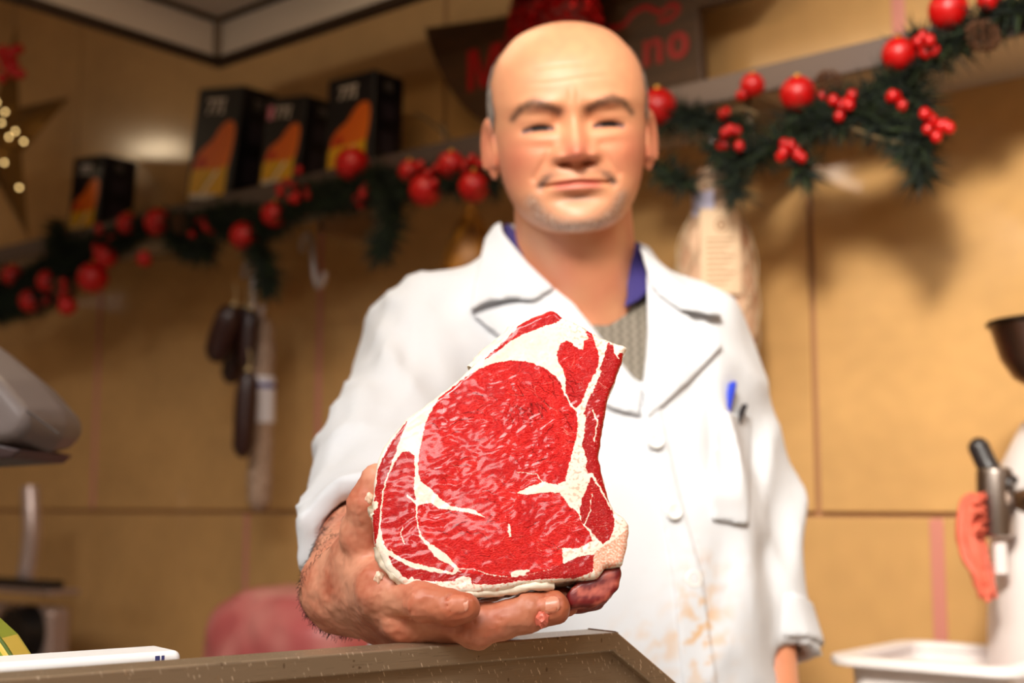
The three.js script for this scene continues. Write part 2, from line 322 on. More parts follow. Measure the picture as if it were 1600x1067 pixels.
// ---------------------------------------------------------------- gold star at the left
{
  const q = onWall(4, 222, 0.3), t = thing('gold_star', 'gold glitter star with fairy lights and red berries, cut by the left edge', 'star', q.p.clone(), TURN);
  const Rm = 0.315, pts = [];
  const pos = [], nrm = V(0, 0, 0.045), ring = [];
  for (let i = 0; i < 10; i++) { const a = Math.PI / 2 - 0.13 - i * Math.PI / 5, r = i % 2 ? Rm * 0.34 : Rm; ring.push(V(Math.cos(a) * r, Math.sin(a) * r, 0)); }
  for (let i = 0; i < 10; i++) { const a = ring[i], b = ring[(i + 1) % 10]; for (const [p, u, v] of [[nrm, b, a], [nrm.clone().negate(), a, b]]) pos.push(...p.toArray(), ...u.toArray(), ...v.toArray()); }
  const g = new THREE.BufferGeometry(); g.setAttribute('position', new THREE.Float32BufferAttribute(pos, 3)); g.computeVertexNormals();
  part('star_body', g, std([120, 84, 34], 0.35, { metalness: 0.6 }), t);
  const bulbM = new THREE.MeshStandardMaterial({ color: 0xffe0a0, emissive: new THREE.Color(1, 0.66, 0.25), emissiveIntensity: 5 });
  const spots = [[8, 175], [2, 192], [24, 205], [14, 214], [37, 221], [7, 254], [-12, 230], [30, 293], [-5, 160]];
  for (const [x, y] of spots) { const p = onWall(x, y, 0.352).p.sub(q.p).applyAxisAngle(V(0, 1, 0), -TURN); part('fairy_light', at(new THREE.SphereGeometry(0.0035, 8, 6), p.x, p.y, p.z), bulbM, t); }
  const red = std([200, 12, 10], 0.25);
  for (let i = 0; i < 18; i++) { const p = onWall(12 + (rnd() - 0.5) * 44, 96 + (rnd() - 0.5) * 52, 0.36 + rnd() * 0.03).p.sub(q.p).applyAxisAngle(V(0, 1, 0), -TURN); part('berry', at(new THREE.SphereGeometry(0.013, 12, 10), p.x, p.y, p.z), red, t); }
  part('hanging_wire', new THREE.CylinderGeometry(0.0012, 0.0012, 0.30, 6).translate(0.03, Rm + 0.14, 0), std([60, 50, 40], 0.4), t);
}

// ---------------------------------------------------------------- garlands along the shelf
const needleG = new THREE.ConeGeometry(0.0017, 0.034, 4).translate(0, 0.017, 0);
const needleM = new THREE.MeshStandardMaterial({ color: 0xffffff, roughness: 0.8 }), stemM = std([40, 30, 18], 0.9), baubleM = std([186, 4, 4], 0.38), berryM = std([190, 6, 8], 0.3), coneM = std([92, 56, 30], 0.8), capM = std([170, 130, 60], 0.3, { metalness: 1 });
const berryG = new THREE.SphereGeometry(1, 14, 10), baubleG = new THREE.SphereGeometry(1, 28, 20);
function garland(label, runs, baubles, clusters, cones, twigs, density) {
  const anchor = onWall(...runs[0][0], 0.27), t = thing('garland', label, 'garland', R(anchor.s, anchor.h, 0.27), TURN), base = t.position.clone();
  const local = (x, y, o) => onWall(x, y, o).p.sub(base).applyAxisAngle(V(0, 1, 0), -TURN);
  const all = [], cols = [], d = new THREE.Object3D(), up = V(0, 1, 0), stems = [];
  for (const run of runs) {
    const curve = new THREE.CatmullRomCurve3(run.map(([x, y, o = 0.262]) => local(x, y, o))), len = curve.getLength(), n = Math.round(len * density);
    stems.push(new THREE.TubeGeometry(curve, 30, 0.005, 6));
    for (let i = 0; i < n; i++) {
      const u = rnd(), p = curve.getPointAt(u), tg = curve.getTangentAt(u), dir = V(rnd() - 0.5, rnd() - 0.55, rnd() - 0.35).normalize().addScaledVector(tg, 0.55).normalize();
      d.position.copy(p).addScaledVector(dir, rnd() * 0.012); d.quaternion.setFromUnitVectors(up, dir); d.scale.setScalar(0.8 + rnd() * 0.7); d.updateMatrix(); all.push(d.matrix.clone());
      const k = rnd(); cols.push(new THREE.Color().setRGB(0.006 + 0.03 * k * k * k, 0.012 + 0.045 * k * k * k, 0.006 + 0.006 * k));
    }
  }
  part('branch', merged(stems), stemM, t);
  const m = new THREE.InstancedMesh(needleG, needleM, all.length); m.name = 'needles'; m.userData.kind = 'stuff'; m.castShadow = true;
  all.forEach((x, i) => { m.setMatrixAt(i, x); m.setColorAt(i, cols[i]); }); t.add(m);
  for (const [x, y, r, o = 0.28] of baubles) {
    const p = local(x, y, o), rr = r / FPX * onWall(x, y, o).d, b = part('bauble', baubleG, baubleM, t); b.scale.setScalar(rr); b.position.copy(p);
    part('bauble_cap', at(new THREE.CylinderGeometry(0.2, 0.22, 0.18, 12), 0, 1.04, 0), capM, b);
  }
  for (const [x, y, n, spread, o = 0.285] of clusters) for (let i = 0; i < n; i++) { const p = local(x + (rnd() - 0.5) * spread * 2, y + (rnd() - 0.5) * spread * 2, o + (rnd() - 0.5) * 0.03), b = part('berry', berryG, berryM, t); b.position.copy(p); b.scale.set(0.0078, 0.0092, 0.0078); }
  for (const [x, y, r] of cones) {
    const c = new THREE.Group(); c.name = 'pine_cone'; c.position.copy(local(x, y, 0.28)); c.rotation.set(0.4, 0, 0.7); t.add(c); const rr = r / FPX * onWall(x, y, 0.28).d, gs = [];
    for (let k = 0; k < 60; k++) { const v = k / 60, a = k * 2.4, q = Math.sin(Math.PI * (0.12 + v * 0.84)) * rr; gs.push(new THREE.SphereGeometry(rr * 0.3, 6, 4).scale(1, 0.35, 0.8).rotateZ(0.5).translate(q, 0, 0).rotateY(a).translate(0, (v - 0.5) * rr * 2.4, 0)); }
    part('scales', merged(gs), coneM, c);
  }
  for (const tw of twigs) part('twig', tube(tw.map(([x, y, o = 0.22]) => local(x, y, o)), 0.0032, 24, 6), std([96, 76, 46], 0.9), t);
}
garland('fir garland with red baubles along the shelf left of the man',
  [[[-30, 470], [40, 440], [105, 402], [170, 380], [240, 352], [310, 350], [370, 356], [430, 348], [480, 315], [560, 300], [620, 292], [690, 282], [770, 285]], [[20, 470], [70, 455], [130, 410], [200, 372]], [[560, 290], [610, 300], [612, 345], [594, 398]], [[395, 372], [415, 410], [424, 452]], [[-20, 490], [30, 480], [80, 460]], [[270, 362], [290, 385], [330, 392]], [[95, 345], [90, 375], [110, 400]], [[470, 300], [520, 310], [570, 290], [600, 275]], [[330, 340], [370, 335], [420, 350]]],
  [[200, 350, 18], [247, 347, 22], [382, 369, 23], [428, 335, 20], [165, 400, 19], [145, 434, 24], [75, 440, 18], [48, 470, 18], [550, 257, 27], [665, 297, 26], [741, 292, 25], [705, 258, 22], [20, 430, 17], [226, 404, 13], [640, 268, 18], [105, 478, 15]],
  [[462, 290, 12, 26], [572, 308, 9, 18], [680, 275, 9, 24], [85, 455, 6, 20], [310, 345, 6, 22], [160, 370, 5, 16], [735, 262, 6, 18]], [[100, 452, 17], [285, 350, 15]],
  [[[770, 250], [720, 232], [690, 205], [672, 190], [650, 178]], [[760, 262], [710, 240], [680, 235], [662, 226]], [[215, 395, 0.28], [250, 402, 0.28], [282, 398, 0.28]], [[750, 240], [705, 218], [690, 190]]], 5200);
garland('fir garland with red baubles and berries rising to the upper right',
  [[[1015, 190], [1060, 182], [1110, 190], [1160, 200]], [[1030, 262], [1050, 275], [1075, 285]], [[1110, 230], [1150, 260], [1150, 300]], [[1140, 250], [1200, 235], [1250, 205], [1300, 190], [1350, 185], [1400, 205], [1440, 240]], [[1390, 130], [1430, 150], [1440, 200], [1438, 280]], [[1400, 140], [1440, 100], [1490, 70], [1540, 35], [1610, 5]], [[1230, 180], [1290, 168], [1350, 155], [1400, 130]], [[1420, 100], [1425, 80], [1440, 68]], [[1240, 250], [1262, 270]], [[1400, 160], [1420, 200], [1425, 240]]],
  [[1405, 85, 27], [1482, 16, 31], [1247, 147, 28], [1176, 133, 19], [1028, 168, 30], [1545, 0, 18]],
  [[1310, 162, 9, 24], [1236, 238, 7, 17], [1464, 195, 12, 20], [1447, 70, 6, 22], [1140, 215, 6, 18], [1150, 165, 5, 22], [1400, 150, 4, 16]], [[1296, 128, 17], [1535, 55, 22]],
  [[[1500, 70], [1550, 60], [1610, 35]], [[1490, 60], [1560, 30], [1605, 25]], [[1510, 85], [1570, 45], [1600, 48]], [[1330, 200, 0.28], [1370, 215, 0.28], [1410, 225, 0.28]], [[1120, 190, 0.28], [1160, 170, 0.28], [1185, 180, 0.28]]], 3400);

// ---------------------------------------------------------------- meats hung under the shelf
const hookM = std([206, 196, 190], 0.4, { metalness: 0.7 }), stringM = std([216, 190, 140], 0.9);
const hung = (x, y, o) => onWall(x, y, o).p;
function hook(label, x, y0, y1, o, lean = 0) {            // an S-hook on the rail from y0 down to y1
  const a = hung(x, y0, o), b = hung(x + lean, y1, o), h = a.y - b.y, t = thing('meat_hook', label, 'hook', a, TURN, 'steel hooks under the shelf');
  part('hook_wire', tube([V(-0.028, -0.035, 0), V(-0.026, -0.012, 0), V(-0.012, 0.002, 0), V(0.0, -0.012, 0), V(lean / FPX * 1.4, -h * 0.5, 0), V(lean / FPX * 2.8, -h * 0.85, 0), V(lean / FPX * 2.8 + 0.01, -h, 0), V(lean / FPX * 2.8 + 0.024, -h + 0.008, 0), V(lean / FPX * 2.8 + 0.03, -h + 0.03, 0)], 0.0065, 50, 10), hookM, t);
}
hook('steel hook holding the dark sausages and the pale salami', 394, 408, 500, 0.15, 8);
hook('empty steel hook nearest the butcher\'s shoulder', 486, 366, 448, 0.15, 12);
hook('steel hook holding the labelled ham at right', 1112, 140, 258, 0.17, 0);
const casing = texture(256, 256, (x, y) => { const n = 0.5 + 0.5 * N3(x / 9, y / 9, 2) + 0.4 * N3(x / 3, y / 3, 8), k = clamp(n); return [126 + 84 * k, 98 + 84 * k, 76 + 84 * k]; });
{
  const p0 = hung(412, 494, 0.13), p1 = hung(427, 800, 0.13), t = thing('salami', 'long pale salami with a white paper band hanging from a hook', 'salami', p0, TURN), h = p0.y - p1.y, r = 0.0265;
  const prof = [[0.001, -h], [r * 0.6, -h + 0.006], [r * 0.95, -h + 0.025]]; for (let i = 0; i <= 14; i++) prof.push([r * (1 + 0.05 * Math.sin(i * 2.3)) * (i > 12 ? 0.9 : 1), -h + 0.05 + (h - 0.075) * i / 14]); prof.push([r * 0.5, -0.008], [0.001, 0]);
  part('casing', lathe(prof, 24), new THREE.MeshPhysicalMaterial({ map: casing, roughness: 0.8 }), t);
  part('paper_band', lathe([[r * 1.06, -h * 0.55], [r * 1.09, -h * 0.545], [r * 1.09, -h * 0.32], [r * 1.06, -h * 0.315]], 28), std([226, 222, 228], 0.6), t, 'white paper band');
  part('blue_stripe', lathe([[r * 1.1, -h * 0.375], [r * 1.11, -h * 0.372], [r * 1.11, -h * 0.352], [r * 1.1, -h * 0.35]], 28), std([58, 58, 140], 0.6), t, 'blue stripe');
  part('string', tube([V(0, -0.005, 0), V(0.002, 0.02, 0), V(-0.004, 0.035, 0)], 0.0015, 10, 6), stringM, t);
  t.rotation.z = 0.0;
}
const sausageM = std([46, 14, 10], 0.45, { clearcoat: 0.2 });
function sausage(label, x0, y0, x1, y1, r, o) {
  const a = hung(x0, y0, o), b = hung(x1, y1, o), t = thing('dried_sausage', label, 'sausage', a, 0, 'dark dried sausages'), d = b.clone().sub(a), l = d.length();
  const prof = [[0.001, 0], [r * 0.45, 0.004], [r * 0.85, 0.018], [r, l * 0.3], [r * 1.02, l * 0.6], [r * 0.9, l - 0.022], [r * 0.5, l - 0.006], [0.001, l]], g = lathe(prof, 20), p = g.attributes.position;
  for (let i = 0; i < p.count; i++) { const n = 1 + 0.1 * N3(p.getX(i) * 60, p.getY(i) * 40, p.getZ(i) * 60); p.setXYZ(i, p.getX(i) * n, p.getY(i), p.getZ(i) * n); }
  g.computeVertexNormals();
  const m = part('sausage_body', g, sausageM, t); m.quaternion.setFromUnitVectors(V(0, 1, 0), d.clone().normalize());
  part('knot', new THREE.SphereGeometry(0.007, 8, 6), stringM, t);
  part('string', tube([V(0, 0, 0), V(0.004, 0.02, 0), V(0.0, 0.045, 0.002)], 0.0014, 8, 5), stringM, t);
}
sausage('thick short dark sausage, leftmost of the hanging bunch', 366, 476, 334, 566, 0.031, 0.21);
sausage('short dark sausage at the middle of the hanging bunch', 384, 478, 358, 600, 0.026, 0.14);
sausage('short dark sausage against the pale salami', 392, 482, 384, 580, 0.019, 0.18);
sausage('longest dark sausage hanging beside the pale salami', 388, 578, 378, 716, 0.024, 0.2);
// the labelled ham
{
  const p0 = hung(1116, 262, 0.18), t = thing('cured_ham', 'pale netted ham with a paper label hanging right of the man', 'ham', p0, TURN), prof = [], k = onWall(1116, 262, 0.18).d / FPX;
  for (const [y, w] of [[0, 8], [6, 27], [14, 24], [30, 25], [62, 31], [84, 40], [110, 52], [150, 58], [200, 60], [250, 60], [290, 54], [312, 30], [318, 2]]) prof.push([w * k, -y * k]);
  const g = lathe(prof.reverse(), 40), p = g.attributes.position;
  for (let i = 0; i < p.count; i++) { const n = 1 + 0.09 * N3(p.getX(i) * 30, p.getY(i) * 30, p.getZ(i) * 30); p.setXYZ(i, p.getX(i) * n, p.getY(i), p.getZ(i) * n); }
  g.computeVertexNormals();
  const fat = texture(256, 256, (x, y) => { const n = clamp(0.5 + 0.7 * N3(x / 20, y / 26, 4) + 0.3 * N3(x / 6, y / 6, 4)); return [176 + 52 * n, 128 + 66 * n, 98 + 66 * n]; });
  part('ham_body', g, new THREE.MeshPhysicalMaterial({ map: fat, roughness: 0.6 }), t);
  const rad = table([...prof].reverse().map(([r, y]) => [-y, r])), cords = [];
  for (let j = 0; j < 2; j++) for (let s = 0; s < 9; s++) { const pts = []; for (let i = 0; i <= 26; i++) { const y = (20 + i * 11.2) * k, a = (s / 9) * Math.PI * 2 + (j ? 1 : -1) * i * 0.12, r = rad(y)[0] * 1.05 + 0.001; pts.push(V(Math.sin(a) * r, -y, Math.cos(a) * r)); } cords.push(tube(pts, 0.0011, 40, 5)); }
  part('net', merged(cords), std([206, 184, 152], 0.9), t, 'string net');
  const [c, x] = canvasOf(180, 340); x.fillStyle = '#e3c4a2'; x.fillRect(0, 0, 180, 340); x.strokeStyle = '#9a6c48'; x.lineWidth = 6; x.beginPath(); x.arc(92, 66, 24, 0, 7); x.stroke(); x.fillStyle = '#9a6c48'; x.beginPath(); x.arc(92, 66, 11, 0, 7); x.fill();
  for (let i = 0; i < 9; i++) x.fillRect(26, 120 + i * 22, 128 - (i % 3) * 22, 6);
  const lt = new THREE.CanvasTexture(c); lt.colorSpace = THREE.SRGBColorSpace;
  const lg = new THREE.CylinderGeometry(60 * k + 0.006, 60 * k + 0.006, 130 * k, 16, 1, true, 0.18, 0.95); at(lg, 0, -145 * k, 0);
  part('paper_label', lg, new THREE.MeshPhysicalMaterial({ map: lt, roughness: 0.8, side: THREE.DoubleSide }), t, 'beige printed label');
  part('neck_tag', rbox(-0.02, 0.02, -82 * k, -44 * k, 34 * k, 34 * k + 0.002, 0.0008), std([196, 190, 214], 0.7), t, 'small blue-white tag');
  part('string', tube([V(0, -0.005, 0), V(-0.004, 0.02, 0), V(0, 0.04, 0)], 0.004, 10, 6), stringM, t);
}
// an amber ham half hidden by the man
{
  const p0 = hung(735, 322, 0.15), t = thing('smoked_ham', 'amber smoked ham hanging behind the man\'s collar', 'ham', p0, TURN), k = onWall(735, 322, 0.15).d / FPX;
  const g = lathe([[2, -150], [34, -140], [44, -100], [36, -60], [22, -30], [12, -12], [9, 0], [1, 2]].map(([r, y]) => [r * k, y * k]), 28), p = g.attributes.position;
  for (let i = 0; i < p.count; i++) { const n = 1 + 0.16 * N3(p.getX(i) * 25, p.getY(i) * 25, p.getZ(i) * 25); p.setXYZ(i, p.getX(i) * n, p.getY(i), p.getZ(i) * n); }
  g.computeVertexNormals();
  part('ham_body', g, new THREE.MeshPhysicalMaterial({ map: texture(128, 128, (x, y) => { const n = clamp(0.5 + N3(x / 14, y / 18, 6)); return [120 + 80 * n, 72 + 62 * n, 18 + 24 * n]; }), roughness: 0.4 }), t);
  part('string', tube([V(0, 0, 0), V(0.002, 0.03, 0), V(0, 0.09, 0)], 0.002, 8, 5), stringM, t);
}

// ---------------------------------------------------------------- left: scale head, slicer, ham, board, packet
{
  const Z = 1.38, c = P(0, 640, Z), pts = [[-190, 470], [-20, 528], [60, 594], [100, 641], [106, 662], [100, 684], [80, 706], [58, 712], [-40, 719], [-190, 730]].map(([x, y]) => { const p = P(x, y, Z).sub(c); return [p.x, p.y]; });
  const t = thing('scale_display', 'grey plastic scale display jutting in from the left edge', 'scale', V(c.x - 0.06, 0, c.z)), off = V(0.06, c.y, 0), sd = polySDF(pts.map(([x, y]) => [x, y]));
  const q = pts.map(([x, y]) => V(x, y, 0)), [lo, hi] = boundsOf([...q, V(0, 0, -0.09), V(0, 0, 0.09)], 0.012);
  const body = nets((p) => { const a = sd(p.x, p.y) + 0.012 + Math.abs(p.z) * 0.12, b = Math.abs(p.z) - 0.075; return Math.hypot(Math.max(a, 0), Math.max(b, 0)) + Math.min(Math.max(a, b), 0) - 0.012; }, lo, hi, 0.004).translate(off.x, off.y, 0);
  part('housing', body, std([116, 104, 100], 0.45), t);
  const seam = [[-150, 520], [0, 612], [92, 678]].map(([x, y]) => P(x, y, Z - 0.079).sub(V(c.x - 0.06, 0, c.z)));
  part('housing_seam', tube(seam, 0.0012, 20, 6), std([70, 60, 56], 0.6), t, 'dark seam line');
  const under = [[-190, 690], [0, 694], [70, 709], [60, 716], [-40, 722], [-190, 734]].map(([x, y]) => { const p = P(x, y, Z).sub(V(c.x - 0.06, 0, c.z)); return new THREE.Vector2(p.x, p.y); });
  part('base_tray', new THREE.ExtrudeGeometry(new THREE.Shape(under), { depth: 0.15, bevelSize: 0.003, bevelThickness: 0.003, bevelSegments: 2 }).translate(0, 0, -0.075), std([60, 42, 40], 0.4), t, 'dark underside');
  part('pole', at(new THREE.CylinderGeometry(0.02, 0.02, c.y - 0.06, 20), -0.06, (c.y - 0.06) / 2, 0), std([150, 140, 135], 0.3, { metalness: 1 }), t);
  part('foot', at(new THREE.CylinderGeometry(0.12, 0.13, 0.03, 28), -0.06, 0.015, 0), std([90, 80, 76], 0.4), t);
}
{
  const o = 0.3, q = onWall(40, 1000, o), t = thing('meat_slicer', 'steel meat slicer with a round black knob at lower left', 'slicer', R(q.s, TOPH, o), TURN);
  const L = (x, y, oo = o) => { const p = onWall(x, y, oo); return [p.s - q.s, p.h - TOPH]; };
  const [x0] = L(-120, 1000), [x1, yt] = L(78, 950), [, yk] = L(50, 988), bodyM = std([176, 150, 138], 0.35, { metalness: 0.5 });
  part('housing', rbox(x0, x1, 0, yt, -0.06, 0, 0.018, 4), bodyM, t);
  const [xk] = L(48, 988);
  part('control_knob', new THREE.CylinderGeometry(0.058, 0.064, 0.05, 32).rotateX(Math.PI / 2).translate(xk, yk, 0.025), std([14, 13, 14], 0.35), t, 'round black knob');
  part('knob_ring', new THREE.CylinderGeometry(0.066, 0.066, 0.012, 32).rotateX(Math.PI / 2).translate(xk - 0.075, yk - 0.005, 0.006), std([190, 180, 172], 0.25, { metalness: 1 }), t);
  const [xa, ya] = L(90, 922), [, yb] = L(90, 905);
  part('carriage', rbox(x0, xa, ya - 0.012, ya, -0.06, 0.02, 0.004), bodyM, t, 'steel carriage plate');
  part('carriage_pad', rbox(x0, xa - 0.05, ya, ya + 0.018, -0.05, 0.0, 0.006), std([16, 13, 12], 0.4), t, 'black pad');
  part('support_column', rbox(x0 + 0.1, x0 + 0.24, yt - 0.01, ya - 0.008, -0.06, -0.01, 0.006), bodyM, t);
  const [xg, yg] = L(6, 760);
  part('blade_guard', tube([V(xg - 0.02, ya, -0.08), V(xg, (ya + yg) / 2, -0.08), V(xg - 0.015, yg, -0.08)], 0.022, 16, 12), std([206, 184, 176], 0.3, { metalness: 0.6 }), t);
}
{
  const o = 0.3, q = onWall(470, 1040, o), t = thing('pink_ham', 'large pink cooked ham on the worktop behind the hand', 'ham', R(q.s, TOPH, o), TURN), top = onWall(455, 914, o).h - TOPH, hw = 0.2;
  const sh = (p) => { const a = Math.abs(p.x) / hw, b = (p.y - top * 0.46) / (top * 0.54), c = Math.abs(p.z) / 0.13; return (Math.pow(a ** 3 + Math.abs(b) ** 3 + c ** 3, 1 / 3) - 1) * 0.11 + 0.004 * N3(p.x * 22, p.y * 22, p.z * 22); };
  const pinkA = lin(206, 104, 104), pinkB = lin(232, 158, 148);
  const g = nets((p) => Math.max(sh(p), -p.y), V(-0.24, -0.01, -0.16), V(0.24, top + 0.03, 0.16), 0.008, (p) => mix3(pinkA, pinkB, clamp(0.25 + 0.9 * N3(p.x * 14, p.y * 14, p.z * 14) + (p.y > top * 0.93 ? 0.5 : 0))));
  part('ham_body', g, new THREE.MeshPhysicalMaterial({ vertexColors: true, roughness: 0.4 }), t);
}
// ---------------------------------------------------------------- right: pan, grinder, tub
{
  const o = 0.28, q = onWall(1640, 505, o), t = thing('steel_pan', 'dark-rimmed steel bowl cut by the right edge, above the grinder', 'bowl', q.p.clone(), TURN), k = q.d / FPX, r = 92 * k;
  part('bowl', lathe([[0.001, -0.085], [r * 0.35, -0.083], [r * 0.62, -0.07], [r * 0.82, -0.045], [r * 0.94, -0.012], [r * 0.985, 0], [r * 0.95, 0], [r * 0.9, -0.014], [r * 0.78, -0.043], [r * 0.58, -0.066], [r * 0.3, -0.079], [0.001, -0.081]], 48), std([120, 96, 86], 0.3, { metalness: 1 }), t);
  part('rim', new THREE.TorusGeometry(r * 0.985, 0.004, 8, 48).rotateX(Math.PI / 2), std([70, 60, 55], 0.3, { metalness: 1 }), t);
  part('feed_neck', at(new THREE.CylinderGeometry(0.03, 0.035, 0.12, 20), 0, -0.14, 0), steelM, t);
}
{
  const o = 0.28, q = onWall(1598, 800, o), t = thing('meat_grinder', 'white and steel meat grinder at the right edge', 'grinder', R(q.s, TOPH, o), TURN);
  const L = (x, y) => { const p = onWall(x, y, o); return [p.s - q.s, p.h - TOPH]; }, k = q.d / FPX;
  const [xh, yh] = L(1556, 785), shell = std([226, 216, 212], 0.3);
  const [xc] = L(1632, 800), yt = L(1600, 640)[1];
  part('motor_housing', lathe([[0.02, 0], [0.115, 0.004], [0.118, yt * 0.35], [0.112, yt * 0.62], [0.095, yt * 0.85], [0.06, yt * 0.98], [0.001, yt]], 40).translate(xc, 0, -0.12), shell, t);
  const rr = 56 * k;
  part('grinding_head', merged([lathe([[0.001, -rr], [rr * 0.42, -rr * 0.98], [rr * 0.5, -rr * 0.88], [rr * 0.52, 0], [rr * 0.5, rr * 0.88], [rr * 0.42, rr * 0.98], [0.001, rr]], 32).translate(xh, yh, 0), new THREE.CylinderGeometry(rr * 0.55, rr * 0.55, 0.14, 28).rotateX(Math.PI / 2).rotateY(0.9).translate(xh + 0.04, yh, -0.04)]), std([170, 158, 150], 0.3, { metalness: 1 }), t, 'round steel grinding head');
  const [xa, ya] = L(1530, 700), [xb, yb] = L(1556, 745);
  part('lever_knob', tube([V(xa, ya, 0), V((xa + xb) / 2, (ya + yb) / 2 - 0.004, 0), V(xb, yb, 0), V(xb + 0.02, yb - 0.012, 0)], 0.014, 16, 12), std([36, 30, 30], 0.35), t, 'black locking lever');
  part('lever_tip', at(new THREE.SphereGeometry(0.0142, 14, 10), xa, ya, 0), std([36, 30, 30], 0.35), t);
  const [xd, yd] = L(1562, 845), ye = L(1562, 896)[1];
  part('drip_pin', at(new THREE.CylinderGeometry(0.009, 0.009, yd - ye, 12), xd, (yd + ye) / 2, 0), shell, t, 'white pin under the head');
}
{
  const o = 0.31, q = onWall(1522, 780, o), t = thing('ground_meat', 'red ground meat hanging from the grinder head', 'meat', q.p.clone(), TURN), L = (x, y, oo = 0) => { const p = onWall(x, y, o); return V(p.s - q.s, p.h - q.h, oo); }, gs = [];
  for (let i = 0; i < 90; i++) {
    const a = rnd() - 0.5, b = rnd(), e = Math.pow(rnd(), 0.7), z0 = (rnd() - 0.5) * 0.04, x0 = 1512 + b * 16, y0 = 772 + rnd() * 62, x1 = 1524 + 22 * e + a * 26 * (1 - 0.5 * e), y1 = 850 + 90 * e;
    gs.push(tube([L(x0 + 14, y0, z0), L(x0, y0 + 6, z0), L(x0 - 2 + a * 8, lerp(y0, y1, 0.45), z0 * 1.1), L(lerp(x0, x1, 0.7), lerp(y0, y1, 0.75), z0), L(x1, Math.max(y1, y0 + 30), z0 * 0.7)], 0.0042, 18, 6));
  }
  part('strands', merged(gs), std([218, 104, 80], 0.5), t).userData.kind = 'stuff';
}
{
  const FL = P(1282, 1027, 1.75), fs = FL.dot(WB), fo = WALL_D + FL.dot(WN), rim = FL.y - TOPH;
  const t = thing('plastic_tub', 'white plastic tub at lower right, catching ground meat', 'tub', R(fs + 0.128, TOPH, fo - 0.138), TURN);
  const w = 0.106, d = 0.116, th = 0.004, wm = std([238, 232, 230], 0.35), sh = (a, b, r) => { const s = new THREE.Shape(); s.moveTo(-a + r, -b); s.lineTo(a - r, -b); s.absarc(a - r, -b + r, r, -Math.PI / 2, 0); s.lineTo(a, b - r); s.absarc(a - r, b - r, r, 0, Math.PI / 2); s.lineTo(-a + r, b); s.absarc(-a + r, b - r, r, Math.PI / 2, Math.PI); s.lineTo(-a, -b + r); s.absarc(-a + r, -b + r, r, Math.PI, Math.PI * 1.5); return s; };
  const ring = (a, b, r, a2, b2, r2) => { const s = sh(a, b, r); s.holes.push(new THREE.Path(sh(a2, b2, r2).getPoints(10))); return s; };
  const wallG = new THREE.ExtrudeGeometry(ring(w, d, 0.03, w - th, d - th, 0.027), { depth: rim, bevelEnabled: false, steps: 8, curveSegments: 10 }).rotateX(-Math.PI / 2), p = wallG.attributes.position;
  for (let i = 0; i < p.count; i++) { const f = 0.86 + 0.14 * p.getY(i) / rim; p.setX(i, p.getX(i) * f); p.setZ(i, p.getZ(i) * f); }
  part('tub_wall', toCreasedNormals(wallG, 0.6), wm, t);
  part('tub_rim', new THREE.ExtrudeGeometry(ring(w + 0.02, d + 0.02, 0.04, w - th, d - th, 0.027), { depth: 0.006, bevelSize: 0.003, bevelThickness: 0.003, bevelSegments: 3, curveSegments: 10 }).rotateX(-Math.PI / 2).translate(0, rim - 0.006, 0), wm, t);
  part('tub_floor', new THREE.ExtrudeGeometry(sh(w * 0.86, d * 0.86, 0.026), { depth: 0.005, bevelEnabled: false }).rotateX(-Math.PI / 2), wm, t);
  const m = thing('minced_meat', 'heap of red minced meat inside the white tub', 'meat', t.position.clone(), t.rotation.y), gs = [];
  for (let i = 0; i < 90; i++) { const a = rnd() * 6.28, r = Math.sqrt(rnd()) * 0.06, h = (rim - 0.012) * Math.exp(-(r * r) / 0.006) * (0.55 + 0.45 * rnd()) + 0.012; const x = 0.02 + Math.cos(a) * r, z = Math.sin(a) * r * 0.8; gs.push(tube([V(x, 0.006, z), V(x + 0.012 * Math.cos(i), h * 0.6, z), V(x + 0.02 * Math.cos(i * 2), h, z + 0.02 * Math.sin(i)), V(x + 0.04 * Math.cos(i * 2), h * 0.9, z + 0.03 * Math.sin(i))], 0.006, 10, 6)); }
  part('strands', merged(gs), std([206, 84, 66], 0.45), m).userData.kind = 'stuff';
}

